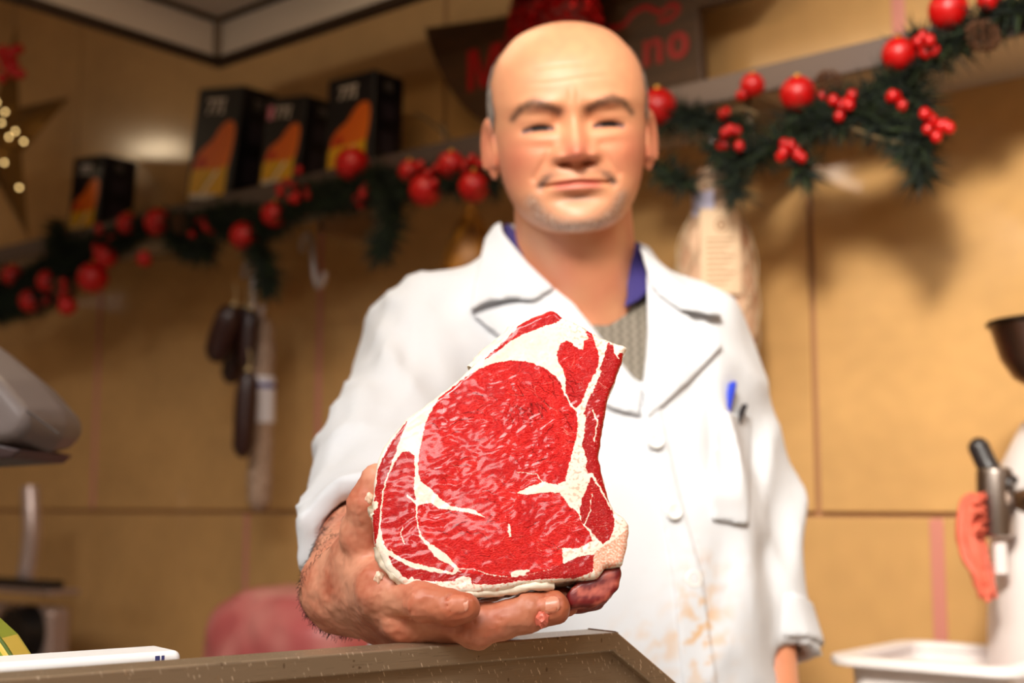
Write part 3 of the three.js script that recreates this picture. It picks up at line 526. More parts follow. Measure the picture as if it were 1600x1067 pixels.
// ---------------------------------------------------------------- the steel counter edge in front
const CA = W(960, 990, 0.945), CH = CA.y, onLevel = (x, y, h) => { const r = sight(x, y); return EYE.clone().addScaledVector(r, (h - EYE.y) / r.y); };
const CEX = CA.clone().sub(onLevel(0, 1064, CH)).normalize(), CTURN = Math.atan2(-CEX.z, CEX.x), CEN = V(-CEX.z, 0, CEX.x).multiplyScalar(-1);
if (CEN.z < 0) CEN.negate();
const counterLocal = (p) => { const q = p.clone().sub(V(CA.x, 0, CA.z)); return V(q.dot(CEX), q.y, q.dot(CEN)); };
{
  const t = thing('steel_counter', 'scratched brown steel counter edge with a sloped right end, under the hand', 'counter', V(CA.x, 0, CA.z), CTURN);
  const r = sight(1050, 1067), k = CEN.dot(CA.clone().sub(EYE)) / r.dot(CEN), e = counterLocal(EYE.clone().addScaledVector(r, k)), sl = V(e.x, e.y - CH, 0), L = 1.7;
  const metal = (rough) => {
    const [c, g] = canvasOf(1024, 512); g.fillStyle = '#98836a'; g.fillRect(0, 0, 1024, 512);
    for (let i = 0; i < 900; i++) { g.strokeStyle = `rgba(${rnd() < 0.5 ? '196,170,140' : '70,56,42'},${0.1 + rnd() * 0.2})`; g.lineWidth = 0.6 + rnd(); g.beginPath(); const x = rnd() * 1024, y = rnd() * 512, w = 10 + rnd() * 60; g.moveTo(x, y); g.lineTo(x + w, y + (rnd() - 0.5) * 3); g.stroke(); }
    for (let i = 0; i < 700; i++) { g.strokeStyle = `rgba(240,222,200,${0.45 + rnd() * 0.5})`; g.lineWidth = 1 + rnd() * 1.6; g.beginPath(); const x = rnd() * 1024, y = rnd() * 512, w = 3 + rnd() * 9; g.moveTo(x, y); g.lineTo(x + w * 0.4, y + w); g.stroke(); }
    for (let i = 0; i < 200; i++) { g.fillStyle = `rgba(${rnd() < 0.6 ? '160,130,100' : '80,58,40'},0.5)`; g.beginPath(); g.ellipse(rnd() * 1024, rnd() * 512, 1 + rnd() * 3, 2 + rnd() * 5, 0, 0, 7); g.fill(); }
    const m = new THREE.CanvasTexture(c); m.colorSpace = THREE.SRGBColorSpace; m.wrapS = m.wrapT = THREE.RepeatWrapping; m.repeat.set(4, 8);
    return new THREE.MeshPhysicalMaterial({ map: m, metalness: 0.5, roughness: rough, bumpMap: m, bumpScale: 0.0004 });
  };
  const panelM = metal(0.5), rimM = metal(0.36), far = sl.clone().multiplyScalar(8);
  const uvIt = (g) => { const p = g.attributes.position, uv = g.attributes.uv; for (let i = 0; i < p.count; i++) uv.setXY(i, p.getX(i), p.getY(i) + p.getZ(i)); return g; };
  const sh = new THREE.Shape([new THREE.Vector2(-L, 0), new THREE.Vector2(0, 0), new THREE.Vector2(far.x, far.y), new THREE.Vector2(far.x, -CH), new THREE.Vector2(-L, -CH)]);
  part('end_panel', uvIt(new THREE.ExtrudeGeometry(sh, { depth: 0.022, bevelEnabled: false }).translate(0, CH, -0.026)), panelM, t);
  const dir = sl.clone().normalize(), nn = V(dir.y, -dir.x, 0), b = 0.0105;            // rim strips folded over the panel's edge
  const mitre = V(-b * (1 + dir.x) / -dir.y * -1, -b, 0);
  const strip = (pts) => uvIt(new THREE.ExtrudeGeometry(new THREE.Shape(pts.map(([x, y]) => new THREE.Vector2(x, y))), { depth: 0.03, bevelSize: 0.0015, bevelThickness: 0.0015, bevelSegments: 3 }).translate(0, CH, -0.028));
  const inner = [b * Math.tan((Math.atan2(dir.y, dir.x)) / 2), -b];
  part('top_rim', strip([[-L, 0], [0, 0], inner, [-L, -b]]), rimM, t, 'folded steel rim');
  part('sloped_rim', strip([[0, 0], [far.x, far.y], [far.x + nn.x * b, far.y + nn.y * b], inner]), rimM, t, 'sloped folded steel rim');
  part('worktop', rbox(-L, -0.03, CH - 0.07, CH - 0.04, -0.30, -0.028, 0.003), std([150, 138, 126], 0.3, { metalness: 1 }), t);
  part('cabinet', rbox(-L, -0.06, 0, CH - 0.07, -0.27, -0.03, 0.004), std([120, 108, 96], 0.5), t);
  // the white board lies on the worktop behind the rim
  const bTop = CH - 0.0075, be = counterLocal(onLevel(285, 1016, bTop)), bz = be.z;
  const bd = thing('cutting_board', 'white plastic board with blue tick marks lying at lower left', 'board', V(CA.x, CH - 0.04, CA.z).addScaledVector(CEX, be.x).addScaledVector(CEN, bz), CTURN);
  part('board', rbox(-0.62, 0, 0, bTop - CH + 0.04, -0.045, 0.0, 0.005, 4), std([244, 242, 240], 0.4), bd);
  for (const [x, w] of [[231, 0.0016], [242, 0.001]]) { const q = counterLocal(onLevel(x, 1028, CH - 0.013)).x - be.x; part('tick_mark', box(q - w, q + w, 0.006, 0.030, 0, 0.0004), std([60, 64, 120], 0.6), bd, 'blue tick mark'); }
  const pz = 0.93, pk = thing('yellow_packet', 'yellow and green packet standing behind the white board at the left edge', 'packet', V(0, 0, 0)), base = P(0, 1000, pz); pk.position.set(base.x, CH - 0.04, base.z);
  const pp = [[-140, 930], [-30, 965], [8, 1000], [32, 1036], [34, 1050]].map(([x, y]) => { const q = P(x, y, pz).sub(pk.position); return new THREE.Vector2(q.x, q.y); });
  const pm = texture(128, 128, (x, y) => { const n = N3(x / 22, y / 22, 3) + 0.5 * N3(x / 7, y / 7, 1); return n > 0.05 ? [226, 196, 84] : [150, 160, 60]; });
  part('packet_body', new THREE.ExtrudeGeometry(new THREE.Shape([...pp, new THREE.Vector2(pp[4].x, 0), new THREE.Vector2(pp[0].x, 0)]), { depth: 0.03, bevelSize: 0.004, bevelThickness: 0.004, bevelSegments: 3 }).translate(0, 0, -0.015), new THREE.MeshPhysicalMaterial({ map: pm, roughness: 0.3 }), pk);
  part('packet_edge', tube(pp.slice(1, 4).map((q) => V(q.x + 0.002, q.y + 0.002, 0.016)), 0.0018, 20, 6), std([84, 104, 34], 0.5), pk, 'green edge');
}

// ---------------------------------------------------------------- the beef rib, held upright and leaning back
const MO = W(785, 715, 0.885), MEZ = EYE.clone().sub(MO).normalize();
MEZ.applyAxisAngle(V(1, 0, 0), -0.245).applyAxisAngle(V(0, 1, 0), 0.06).normalize();
const MEX = V(0, 1, 0).cross(MEZ).normalize(), MEY = MEZ.clone().cross(MEX);
const meatLocal = (x, y) => { const r = sight(x, y), k = MO.clone().sub(EYE).dot(MEZ) / r.dot(MEZ), p = EYE.clone().addScaledVector(r, k).sub(MO); return [p.dot(MEX), p.dot(MEY)]; };
const meatWorld = (x, y, z) => MO.clone().addScaledVector(MEX, x).addScaledVector(MEY, y).addScaledVector(MEZ, z);
const OUT = [[863, 482], [880, 494], [905, 505], [935, 524], [955, 532], [982, 541], [976, 552], [969, 574], [962, 594], [954, 612], [949, 636], [943, 666], [938, 700], [937, 716], [941, 736], [946, 756], [952, 776], [959, 797], [972, 805], [985, 819], [983, 838], [978, 866], [972, 882], [946, 886], [934, 903], [905, 905], [869, 908], [830, 913], [790, 920], [745, 926], [700, 930], [662, 930], [641, 922], [622, 908], [606, 893], [598, 878], [590, 860], [584, 845], [582, 815], [582, 780], [585, 748], [589, 724], [594, 706], [608, 684], [638, 650], [672, 626], [697, 607], [720, 588], [732, 576], [753, 554], [778, 532], [802, 507], [828, 495]];
const EYEM = [[774, 567], [803, 563], [827, 566], [850, 575], [867, 587], [876, 599], [881, 615], [890, 632], [901, 646], [902, 664], [901, 681], [897, 697], [891, 718], [885, 740], [883, 752], [871, 757], [848, 752], [822, 762], [806, 771], [826, 773], [850, 770], [874, 770], [881, 780], [892, 794], [903, 801], [908, 818], [921, 831], [925, 845], [906, 855], [878, 859], [880, 880], [850, 894], [827, 898], [781, 903], [740, 898], [718, 892], [701, 869], [682, 855], [664, 843], [657, 832], [652, 812], [653, 791], [664, 787], [675, 787], [685, 795], [703, 797], [732, 801], [762, 810], [740, 796], [703, 790], [687, 777], [673, 763], [657, 752], [654, 737], [654, 718], [657, 700], [662, 676], [667, 657], [676, 639], [687, 621], [704, 607], [725, 591], [749, 577]];
const LEAN = [  // outline, how dark
  [EYEM, 0],
  [[[638, 704], [626, 709], [617, 723], [607, 744], [600, 770], [597, 798], [595, 824], [600, 850], [607, 860], [622, 868], [645, 880], [671, 887], [706, 893], [711, 886], [692, 878], [678, 869], [668, 852], [656, 838], [650, 817], [649, 782], [646, 761], [648, 742], [647, 712]], 0.25],
  [[[639, 655], [629, 674], [622, 693], [617, 711], [613, 719], [605, 742], [598, 766], [594, 794], [591, 831], [586, 853], [582, 817], [586, 770], [590, 735], [598, 716], [608, 695], [625, 671]], 0.5],
  [[[605, 866], [611, 883], [629, 899], [645, 908], [662, 911], [682, 909], [710, 907], [740, 912], [770, 913], [800, 909], [850, 904], [905, 902], [926, 892], [928, 866], [905, 870], [880, 881], [850, 891], [800, 899], [760, 899], [716, 894], [708, 898], [671, 893], [640, 886], [618, 874]], 0.55],
  [[[885, 532], [876, 538], [870, 554], [874, 568], [881, 578], [884, 592], [884, 611], [890, 627], [899, 637], [909, 629], [914, 613], [921, 597], [931, 580], [936, 564], [934, 547], [928, 533], [925, 519], [918, 512], [916, 519], [920, 529], [912, 533], [912, 547], [904, 545], [895, 538]], 0.2],
  [[[951, 533], [946, 548], [942, 564], [935, 582], [932, 596], [929, 608], [916, 632], [911, 653], [914, 676], [910, 695], [915, 711], [918, 721], [915, 730], [923, 747], [918, 761], [911, 777], [906, 794], [909, 817], [921, 826], [930, 838], [942, 850], [953, 841], [960, 822], [958, 800], [951, 780], [944, 754], [938, 726], [938, 704], [943, 674], [946, 648], [950, 622], [956, 606], [966, 582], [973, 562], [974, 550], [962, 556], [957, 540]], 0.6],
  [[[862, 481], [880, 495], [869, 504], [839, 513], [815, 523], [799, 532], [774, 551], [753, 565], [770, 549], [781, 540], [797, 524], [810, 509], [839, 491]], 0.35]];
const BLEND = [[[926, 862], [960, 845], [984, 820], [984, 850], [974, 880], [946, 886], [932, 900], [926, 885]]];   // pink bone edge
const FATBITS = [[[709, 905], [722, 899], [738, 903], [737, 914], [722, 918], [712, 912]], [[796, 894], [815, 889], [832, 890], [820, 898], [800, 902]], [[641, 898], [648, 905], [660, 918], [650, 920], [643, 910]], [[580, 786], [591, 780], [592, 795], [582, 797]], [[584, 855], [594, 853], [597, 872], [590, 874]]];
const SEAMS = [[[608, 856, 2], [618, 868, 2], [648, 881, 2], [680, 889, 3], [712, 896, 3]], [[630, 822, 2], [626, 835, 3], [632, 850, 2]], [[637, 774, 4], [648, 785, 4]], [[712, 888, 2], [738, 889, 2], [762, 897, 2], [795, 902, 1.5], [830, 897, 1.5], [862, 889, 2]], [[806, 738, 2], [838, 740, 2], [848, 754, 2]], [[795, 820, 3], [797, 838, 5]], [[925, 770, 2], [922, 800, 2], [912, 822, 3]], [[926, 640, 4], [934, 660, 3], [928, 690, 2]], [[912, 640, 5], [918, 620, 4], [929, 600, 5], [938, 580, 4]], [[908, 690, 5], [914, 650, 5]], [[905, 700, 9], [902, 725, 10], [900, 750, 9]], [[900, 745, 8], [925, 742, 5], [945, 775, 3], [955, 795, 3]], [[938, 570, 3], [946, 545, 5]], [[960, 550, 3], [967, 560, 3]], [[593, 836, 2], [602, 862, 3], [614, 886, 3], [634, 906, 4]], [[640, 905, 3], [690, 912, 3], [740, 918, 3]], [[656, 838, 2], [672, 856, 5], [690, 868, 8], [712, 886, 3]], [[880, 858, 5], [905, 860, 6], [925, 852, 7]], [[880, 870, 4], [900, 866, 4]]];
const TX0 = 570, TY0 = 470, TS = 3, TW = 424 * TS, TH = 484 * TS;
const smoothPath = (g, pts) => { const n = pts.length, q = pts.map(([x, y]) => [(x - TX0) * TS, (y - TY0) * TS]); g.beginPath(); for (let i = 0; i < n; i++) { const a = q[i], b = q[(i + 1) % n], m = [(a[0] + b[0]) / 2, (a[1] + b[1]) / 2]; if (!i) g.moveTo(...m); else g.quadraticCurveTo(a[0], a[1], m[0], m[1]); } const a = q[0], b = q[1]; g.quadraticCurveTo(a[0], a[1], (a[0] + b[0]) / 2, (a[1] + b[1]) / 2); g.closePath(); };
const sharpPath = (g, pts) => { g.beginPath(); pts.forEach(([x, y], i) => (i ? g.lineTo((x - TX0) * TS, (y - TY0) * TS) : g.moveTo((x - TX0) * TS, (y - TY0) * TS))); g.closePath(); };
const [meatMap, meatBump, meatRough] = (() => {
  const [c, g] = canvasOf(TW, TH);
  g.fillStyle = '#000'; g.fillRect(0, 0, TW, TH);
  for (const [p, dark] of LEAN) { g.fillStyle = `rgb(255,${Math.round(dark * 255)},0)`; sharpPath(g, p); g.fill(); }
  for (const p of FATBITS) { g.fillStyle = '#000'; smoothPath(g, p); g.fill(); }
  g.lineCap = 'round';
  for (const s of SEAMS) for (let i = 1; i < s.length; i++) { g.strokeStyle = '#000'; g.lineWidth = (s[i - 1][2] + s[i][2]) * 0.5 * TS; g.beginPath(); g.moveTo((s[i - 1][0] - TX0) * TS, (s[i - 1][1] - TY0) * TS); g.lineTo((s[i][0] - TX0) * TS, (s[i][1] - TY0) * TS); g.stroke(); }
  const [c2, g2] = canvasOf(TW, TH); g2.fillStyle = '#000'; g2.fillRect(0, 0, TW, TH);                // thin marbling in the lean, pink bone edge
  for (const p of BLEND) { g2.fillStyle = '#0f0'; smoothPath(g2, p); g2.fill(); }
  g2.lineCap = 'round';
  for (let i = 0; i < 460; i++) {
    let x = 600 + rnd() * 350, y = 520 + rnd() * 390, a = (rnd() - 0.5) * 1.2 + (rnd() < 0.15 ? 1.4 : 0.05); const n = 2 + Math.floor(rnd() * 4), w = 0.3 + rnd() * rnd() * 1.2;
    g2.strokeStyle = `rgba(255,0,0,${0.15 + rnd() * 0.6})`; g2.lineWidth = w * TS; g2.beginPath(); g2.moveTo((x - TX0) * TS, (y - TY0) * TS);
    for (let k = 0; k < n; k++) { a += (rnd() - 0.5) * 1.1; x += Math.cos(a) * 5; y += Math.sin(a) * 4; g2.lineTo((x - TX0) * TS, (y - TY0) * TS); }
    g2.stroke();
  }
  for (let i = 0; i < 150; i++) {                                                              // fine dark gaps between the fibres
    const top = rnd() < 0.45; let x = top ? 790 + rnd() * 100 : 665 + rnd() * 230, y = top ? 572 + rnd() * 80 : 580 + rnd() * 290, a = top ? 0.85 + (rnd() - 0.5) * 0.5 : (rnd() - 0.5) * 1.1;
    g2.globalCompositeOperation = 'lighter'; g2.strokeStyle = `rgba(0,0,255,${0.35 + rnd() * 0.55})`; g2.lineWidth = (0.35 + rnd() * 0.5) * TS; g2.beginPath(); g2.moveTo((x - TX0) * TS, (y - TY0) * TS);
    for (let q = 0; q < 3 + rnd() * 3; q++) { a += (rnd() - 0.5) * 0.8; x += Math.cos(a) * 4; y += Math.sin(a) * 4; g2.lineTo((x - TX0) * TS, (y - TY0) * TS); }
    g2.stroke();
  }
  const A = g.getImageData(0, 0, TW, TH).data, B = g2.getImageData(0, 0, TW, TH).data;
  const soft = (() => {                                                       // the lean mask, softened over about 2 px of the photograph
    let a = new Float32Array(TW * TH), b = new Float32Array(TW * TH); const r = 4;
    for (let i = 0; i < TW * TH; i++) a[i] = A[i * 4] / 255;
    for (let y = 0; y < TH; y++) { let s = 0; for (let x = -r; x < TW; x++) { if (x + r < TW) s += a[y * TW + x + r]; if (x - r - 1 >= 0) s -= a[y * TW + x - r - 1]; if (x >= 0) b[y * TW + x] = s / (2 * r + 1); } }
    for (let x = 0; x < TW; x++) { let s = 0; for (let y = -r; y < TH; y++) { if (y + r < TH) s += b[(y + r) * TW + x]; if (y - r - 1 >= 0) s -= b[(y - r - 1) * TW + x]; if (y >= 0) a[y * TW + x] = s / (2 * r + 1); } }
    return (x, y) => a[clamp(Math.round(y), 0, TH - 1) * TW + clamp(Math.round(x), 0, TW - 1)];
  })();
  const col = new Uint8Array(TW * TH * 4), bump = new Uint8Array(TW * TH * 4), rough = new Uint8Array(TW * TH * 4);
  for (let y = 0; y < TH; y++) for (let x = 0; x < TW; x++) {
    const u = x / TS, v = y / TS, wx = x + TS * (1.6 * N3(u / 7, v / 7, 1) + 0.8 * N3(u / 2.2, v / 2.2, 4)), wy = y + TS * (1.6 * N3(u / 7, v / 7, 11) + 0.8 * N3(u / 2.2, v / 2.2, 14));
    const k = (clamp(Math.round(wy), 0, TH - 1) * TW + clamp(Math.round(wx), 0, TW - 1)) * 4;
    const sx = clamp(wx / TS, 1, TW / TS - 2), sy = clamp(wy / TS, 1, TH / TS - 2);
    const lean = sst(0.27, 0.55, soft(wx, wy) + 0.2 * N3(u / 5, v / 5, 31) + 0.2 * N3(u / 2.2, v / 2.2, 34) + 0.16 * N3(u / 1.1, v / 1.1, 33)), dark = A[k + 1] / 255, vein = B[k] / 255, bone = B[k + 1] / 255;
    const flow = N3(u / 26, v / 26, 7) * 5, wob = 6 * N3(u / 14, v / 11, 41), fib = 0.6 * N3(u / 9 + v / 22, (v + flow * 2 + wob) / 4.2 - u / 40, 3) + 0.5 * N3((u + wob) / 4.5, (v + wob) / 3.2, 17), fine = N3(u / 1.6, v / 1.3, 9), big = N3(u / 40, v / 40, 21), grain = N3(u / 3.5, v / 3, 5);
    let m = [204 + 34 * fib + 22 * big + 10 * grain, 21 + 30 * fib + 14 * big + 14 * grain + 10 * fine, 20 + 24 * fib + 8 * big + 14 * grain + 8 * fine];
    m = m.map((q) => q * (1 - 0.55 * B[k + 2] / 255));
    const dk = clamp(dark * 0.8 + 0.55 * dark * grain);
    m = [lerp(m[0], 134 + 34 * grain, dk), lerp(m[1], 12 + 22 * Math.max(0, grain), dk), lerp(m[2], 18 + 22 * Math.max(0, grain), dk)];
    const crumb = sst(0.32, 0.5, grain * 0.7 + fine * 0.5) * (0.2 + 0.75 * dark);
    m = m.map((q, i) => lerp(q, [222, 150, 130][i], crumb));
    m = m.map((q, i) => lerp(q, [232, 178, 158][i], vein * 0.85));
    let f = [242, 233 + 5 * fib - 7 * Math.max(0, big), 216 + 7 * fib - 16 * Math.max(0, big)];
    const pinkish = clamp(1 - Math.abs(soft(wx, wy) - 0.25) * 4) * 0.35; f = f.map((q, i) => lerp(q, [240, 190, 168][i], pinkish * (0.5 + 0.5 * grain)));
    const right = sst(860, 910, u + TX0) * 0.5 + sst(890, 915, v + TY0) * 0.5; f = f.map((q, i) => lerp(q, [226, 158, 132][i], clamp((0.12 + right) * sst(0.02, 0.5, N3(u / 6, v / 5, 51) + 0.5 * grain))));
    f = f.map((q, i) => lerp(q, [236, 160, 130][i], clamp(bone * 0.7 + bone * grain)));
    const t = lean, e = i4(x, y);
    for (let i = 0; i < 3; i++) col[e + i] = clamp(lerp(f[i], m[i], t), 0, 255);
    const h = lerp(150 + 3 * grain + 2 * big * 4, 122 + 34 * fib + 22 * grain + 44 * N3((u + wob) / 3.2, v / 1.7, 23) * clamp(0.7 + 1.4 * big) + 22 * fine + vein * 16 - 0.25 * B[k + 2], t); bump[e] = bump[e + 1] = bump[e + 2] = clamp(h, 0, 255);
    rough[e] = rough[e + 1] = rough[e + 2] = clamp(255 * lerp(0.55, 0.5 + 0.1 * grain, t), 0, 255);
    col[e + 3] = bump[e + 3] = rough[e + 3] = 255;
  }
  function i4(x, y) { return ((TH - 1 - y) * TW + x) * 4; }
  return [[col, true], [bump, false], [rough, false]].map(([d, s]) => { const t = new THREE.DataTexture(d, TW, TH); t.magFilter = THREE.LinearFilter; t.wrapS = t.wrapT = THREE.ClampToEdgeWrapping; if (s) t.colorSpace = THREE.SRGBColorSpace; t.needsUpdate = true; return t; });
})();
const meatM = new THREE.MeshPhysicalMaterial({ map: meatMap, bumpMap: meatBump, bumpScale: 0.0015, roughnessMap: meatRough, roughness: 1, specularIntensity: 0.3, clearcoat: 0.5, clearcoatRoughness: 0.1 });
const MT = 0.055;
{
  const t = thing('beef_rib_steak', 'thick raw beef rib steak with white fat held out in the hand', 'meat', MO.clone());
  const outline = OUT.map(([x, y]) => meatLocal(x, y)), sd = polySDF(outline), xs = outline.map((p) => p[0]), ys = outline.map((p) => p[1]);
  const lo = V(Math.min(...xs) - 0.006, Math.min(...ys) - 0.006, -MT - 0.006), hi = V(Math.max(...xs) + 0.006, Math.max(...ys) + 0.006, 0.012), cell = 0.0013;
  const memo = new Map(), r = 0.0042;
  const relief = (x, y) => { const a = 1.6 * N3(x * 55, y * 55, 61), b = 1.6 * N3(x * 55, y * 55, 71), u = x * 0.94 + y * 0.34, v = y * 0.94 - x * 0.34; const k = 0.45 + 0.75 * sst(-0.35, 0.35, N3(x * 24, y * 24, 91)); return k * 0.00034 * N3(u * 120 + a, v * 250 + b, 8) + k * 0.00022 * N3(u * 260 + b, v * 330 + a, 18); };
  const f = (p) => {
    const key = Math.round((p.x - lo.x) / cell) * 4096 + Math.round((p.y - lo.y) / cell);
    let q = memo.get(key);
    if (!q) { q = [sd(p.x, p.y) + 0.0009 * N3(p.x * 160, p.y * 160, 2), 0.0008 * N3(p.x * 28, p.y * 28, 5) + relief(p.x, p.y)]; memo.set(key, q); }
    const a = q[0] + r + 0.0015 * N3(p.x * 90, p.y * 90, p.z * 120) * sst(-0.004, -0.012, p.z), b = Math.max(p.z - q[1], -MT - p.z) + r;
    return Math.hypot(Math.max(a, 0), Math.max(b, 0)) + Math.min(Math.max(a, b), 0) - r;
  };
  const g = nets(f, lo, hi, cell), p = g.attributes.position, uv = new Float32Array(p.count * 2);
  for (let i = 0; i < p.count; i++) { const [x, y] = toPhoto(meatWorld(p.getX(i), p.getY(i), 0)); uv[i * 2] = (x - TX0) / 424; uv[i * 2 + 1] = 1 - (y - TY0) / 484; }
  g.setAttribute('uv', new THREE.BufferAttribute(uv, 2));
  g.applyMatrix4(new THREE.Matrix4().makeBasis(MEX, MEY, MEZ));
  part('steak_body', g, meatM, t);
  // the rib end under the right corner
  const bp = [[888, 925], [905, 905], [936, 899], [948, 885], [974, 880], [975, 893], [968, 915], [951, 938], [925, 945], [895, 944]].map(([x, y]) => meatLocal(x, y)), bs = polySDF(bp), bx = bp.map((q) => q[0]), by = bp.map((q) => q[1]);
  const bone = nets((q) => { const a = bs(q.x, q.y) + 0.003 + 0.002 * N3(q.x * 120, q.y * 120, q.z * 120), b = Math.max(q.z + 0.006, -0.05 - q.z) + 0.003; return Math.hypot(Math.max(a, 0), Math.max(b, 0)) + Math.min(Math.max(a, b), 0) - 0.003; }, V(Math.min(...bx) - 0.004, Math.min(...by) - 0.004, -0.056), V(Math.max(...bx) + 0.004, Math.max(...by) + 0.004, 0.002), 0.0018,
    (q) => mix3(lin(110, 10, 12), lin(206, 104, 84), clamp(0.05 + 1.2 * N3(q.x * 130, q.y * 160, q.z * 90) + 0.5 * N3(q.x * 400, q.y * 400, q.z * 400)))).applyMatrix4(new THREE.Matrix4().makeBasis(MEX, MEY, MEZ));
  part('rib_end', bone, new THREE.MeshPhysicalMaterial({ vertexColors: true, roughness: 0.5, clearcoat: 0.12 }), t, 'dark red rib end');
  // ragged fat edge hanging off the underside and left side
  const fatM = std([238, 224, 202], 0.5), strips = [[[590, 852], [597, 874], [612, 893], [630, 912], [648, 922]], [[650, 926], [690, 930], [730, 927], [770, 922]], [[740, 926], [790, 921], [830, 915], [866, 911]], [[583, 790], [584, 800], [585, 808]], [[735, 574], [757, 551], [782, 530], [800, 511]]];
  for (const s of strips) {
    const tg = tube(s.map(([x, y], i) => { const [a, b] = meatLocal(x, y); return meatWorld(a, b, -0.004 - 0.003 * (i % 2)).sub(MO); }), 0.0032, 30, 8), q = tg.attributes.position, c = tg.attributes.normal;
    for (let i = 0; i < q.count; i++) { const n = 0.0016 * N3(q.getX(i) * 210, q.getY(i) * 210, q.getZ(i) * 210); q.setXYZ(i, q.getX(i) + c.getX(i) * n, q.getY(i) + c.getY(i) * n, q.getZ(i) + c.getZ(i) * n); }
    tg.computeVertexNormals(); part('fat_edge', tg, fatM, t, 'ragged white fat edge');
  }
}

// ---------------------------------------------------------------- the butcher
const person = thing('person', 'bald man in a white butcher\'s coat holding out the raw steak', 'person', V(0.07, 0, -1.54));
const toPerson = (g) => g.translate(-0.07, 0, 1.54);
const HPX = 1490, HO = W(890, 198, 1.456), HROT = new THREE.Matrix4().makeRotationFromEuler(new THREE.Euler(0.262, 0, 0.061, 'ZXY'));
const gauss = (x, y, sx, sy) => Math.exp(-(x * x) / (sx * sx) - (y * y) / (sy * sy));
const segD = (x, y, ax, ay, bx, by) => { const dx = bx - ax, dy = by - ay, t = clamp(((x - ax) * dx + (y - ay) * dy) / (dx * dx + dy * dy)); return Math.hypot(x - ax - dx * t, y - ay - dy * t); };
const pathD = (x, y, pts) => { let d = 1e9; for (let i = 1; i < pts.length; i++) d = Math.min(d, segD(x, y, ...pts[i - 1], ...pts[i])); return d; };
const SKIN = lin(218, 154, 112), SKIN_PINK = lin(204, 112, 88), SKIN_RED = lin(196, 92, 76), GREY = lin(118, 104, 98), DARKHAIR = lin(62, 44, 36), WHITEHAIR = lin(214, 200, 188), LIP = lin(206, 104, 92);
const prof = table([[0, 0, -0.02, -0.02], [0.449, 0.049, 0.030, -0.070], [0.677, 0.0655, 0.051, -0.088], [0.964, 0.0815, 0.071, -0.102], [1.282, 0.0880, 0.083, -0.107], [1.571, 0.0868, 0.081, -0.102], [1.872, 0.0820, 0.082, -0.088], [2.205, 0.0735, 0.086, -0.072], [2.542, 0.0585, 0.087, -0.055], [2.767, 0.044, 0.083, -0.032], [2.95, 0.028, 0.072, 0.0], [Math.PI, 0, 0.03, 0.03]]);
const slitY = (ax) => -1.5 - 4.5 * ((ax - 55) / 27) ** 2 + (ax > 55 ? -1.5 * (ax - 55) / 27 : 0);      // half-closed lids, in face units
const browPath = [[24, 22], [40, 31], [62, 38], [80, 32], [95, 15]];
function faceRelief(X, Y) {                       // forward relief of the face in metres, X and Y in 1/1490 m
  const ax = Math.abs(X); let d = 0;
  const nt = sst(24, -38, Y), nw = lerp(9.5, 17, nt), nb = 1 - sst(-47, -62, Y);
  d += (0.0045 * sst(60, 15, Y) * 0.6 + 0.0175 * nt) * nb * Math.exp(-Math.pow(ax / nw, 2.4));
  d += 0.008 * gauss(X, Y + 42, 16, 13);                                        // tip
  d += 0.0125 * gauss(ax - 27, Y + 47, 12, 12);                               // wings
  d -= 0.0130 * gauss(ax - 19, Y + 60, 9, 4);                                 // nostrils
  d -= 0.0115 * gauss(ax - 50, Y - 4, 32, 18);                                  // eye sockets
  d -= 0.0045 * gauss(ax - 24, Y - 8, 11, 14);
  d += 0.0078 * gauss(ax - 56, Y - 8, 27, 11);                                  // upper lids
  d += 0.0036 * gauss(ax - 55, Y + 16, 27, 10);                                  // bags under the eyes
  d -= 0.0012 * gauss(ax - 55, Y + 31, 30, 8);
  if (ax > 26 && ax < 84) d -= 0.0030 * Math.exp(-(((Y - slitY(ax)) / 3) ** 2)) * sst(26, 34, ax) * sst(84, 76, ax);
  d += 0.0055 * gauss(ax - 58, Y - 34, 36, 11);                                 // brow ridge
  d -= 0.0016 * gauss(ax - 6, Y - 40, 3, 12);                                   // frown lines
  d += 0.0065 * gauss(ax - 80, Y + 48, 38, 32);                                 // cheeks
  d -= 0.0026 * Math.exp(-((pathD(ax, Y, [[38, -36], [50, -56], [66, -80]]) / 6.5) ** 2));
  d += 0.0045 * gauss(X, Y + 76, 34, 9);                                        // upper lip mound
  d += 0.0035 * gauss(X, Y + 85, 38, 5) + 0.0058 * gauss(X, Y + 98, 33, 7);
  const my = -90 - 3.5 * (ax / 53) ** 2 + 2 * gauss(X, 0, 14, 1);
  d -= 0.0062 * Math.exp(-(((Y - my) / 2.2) ** 2)) * sst(58, 46, ax);
  d -= 0.0030 * gauss(ax - 57, Y + 95, 8, 8);
  d -= 0.0050 * gauss(X, Y + 115, 36, 9);                                       // hollow under the lip
  d += 0.0070 * gauss(X, Y + 146, 36, 19);                                      // chin
  d += 0.0050 * gauss(ax - 72, Y + 112, 26, 28);                                // jowls
  d -= 0.0010 * (Math.exp(-(((Y - 70 - 3 * Math.sin(X / 30)) / 2.5) ** 2)) + Math.exp(-(((Y - 92 - 2 * Math.cos(X / 26)) / 2.5) ** 2))) * sst(75, 40, ax) * 0.7;
  return d;
}
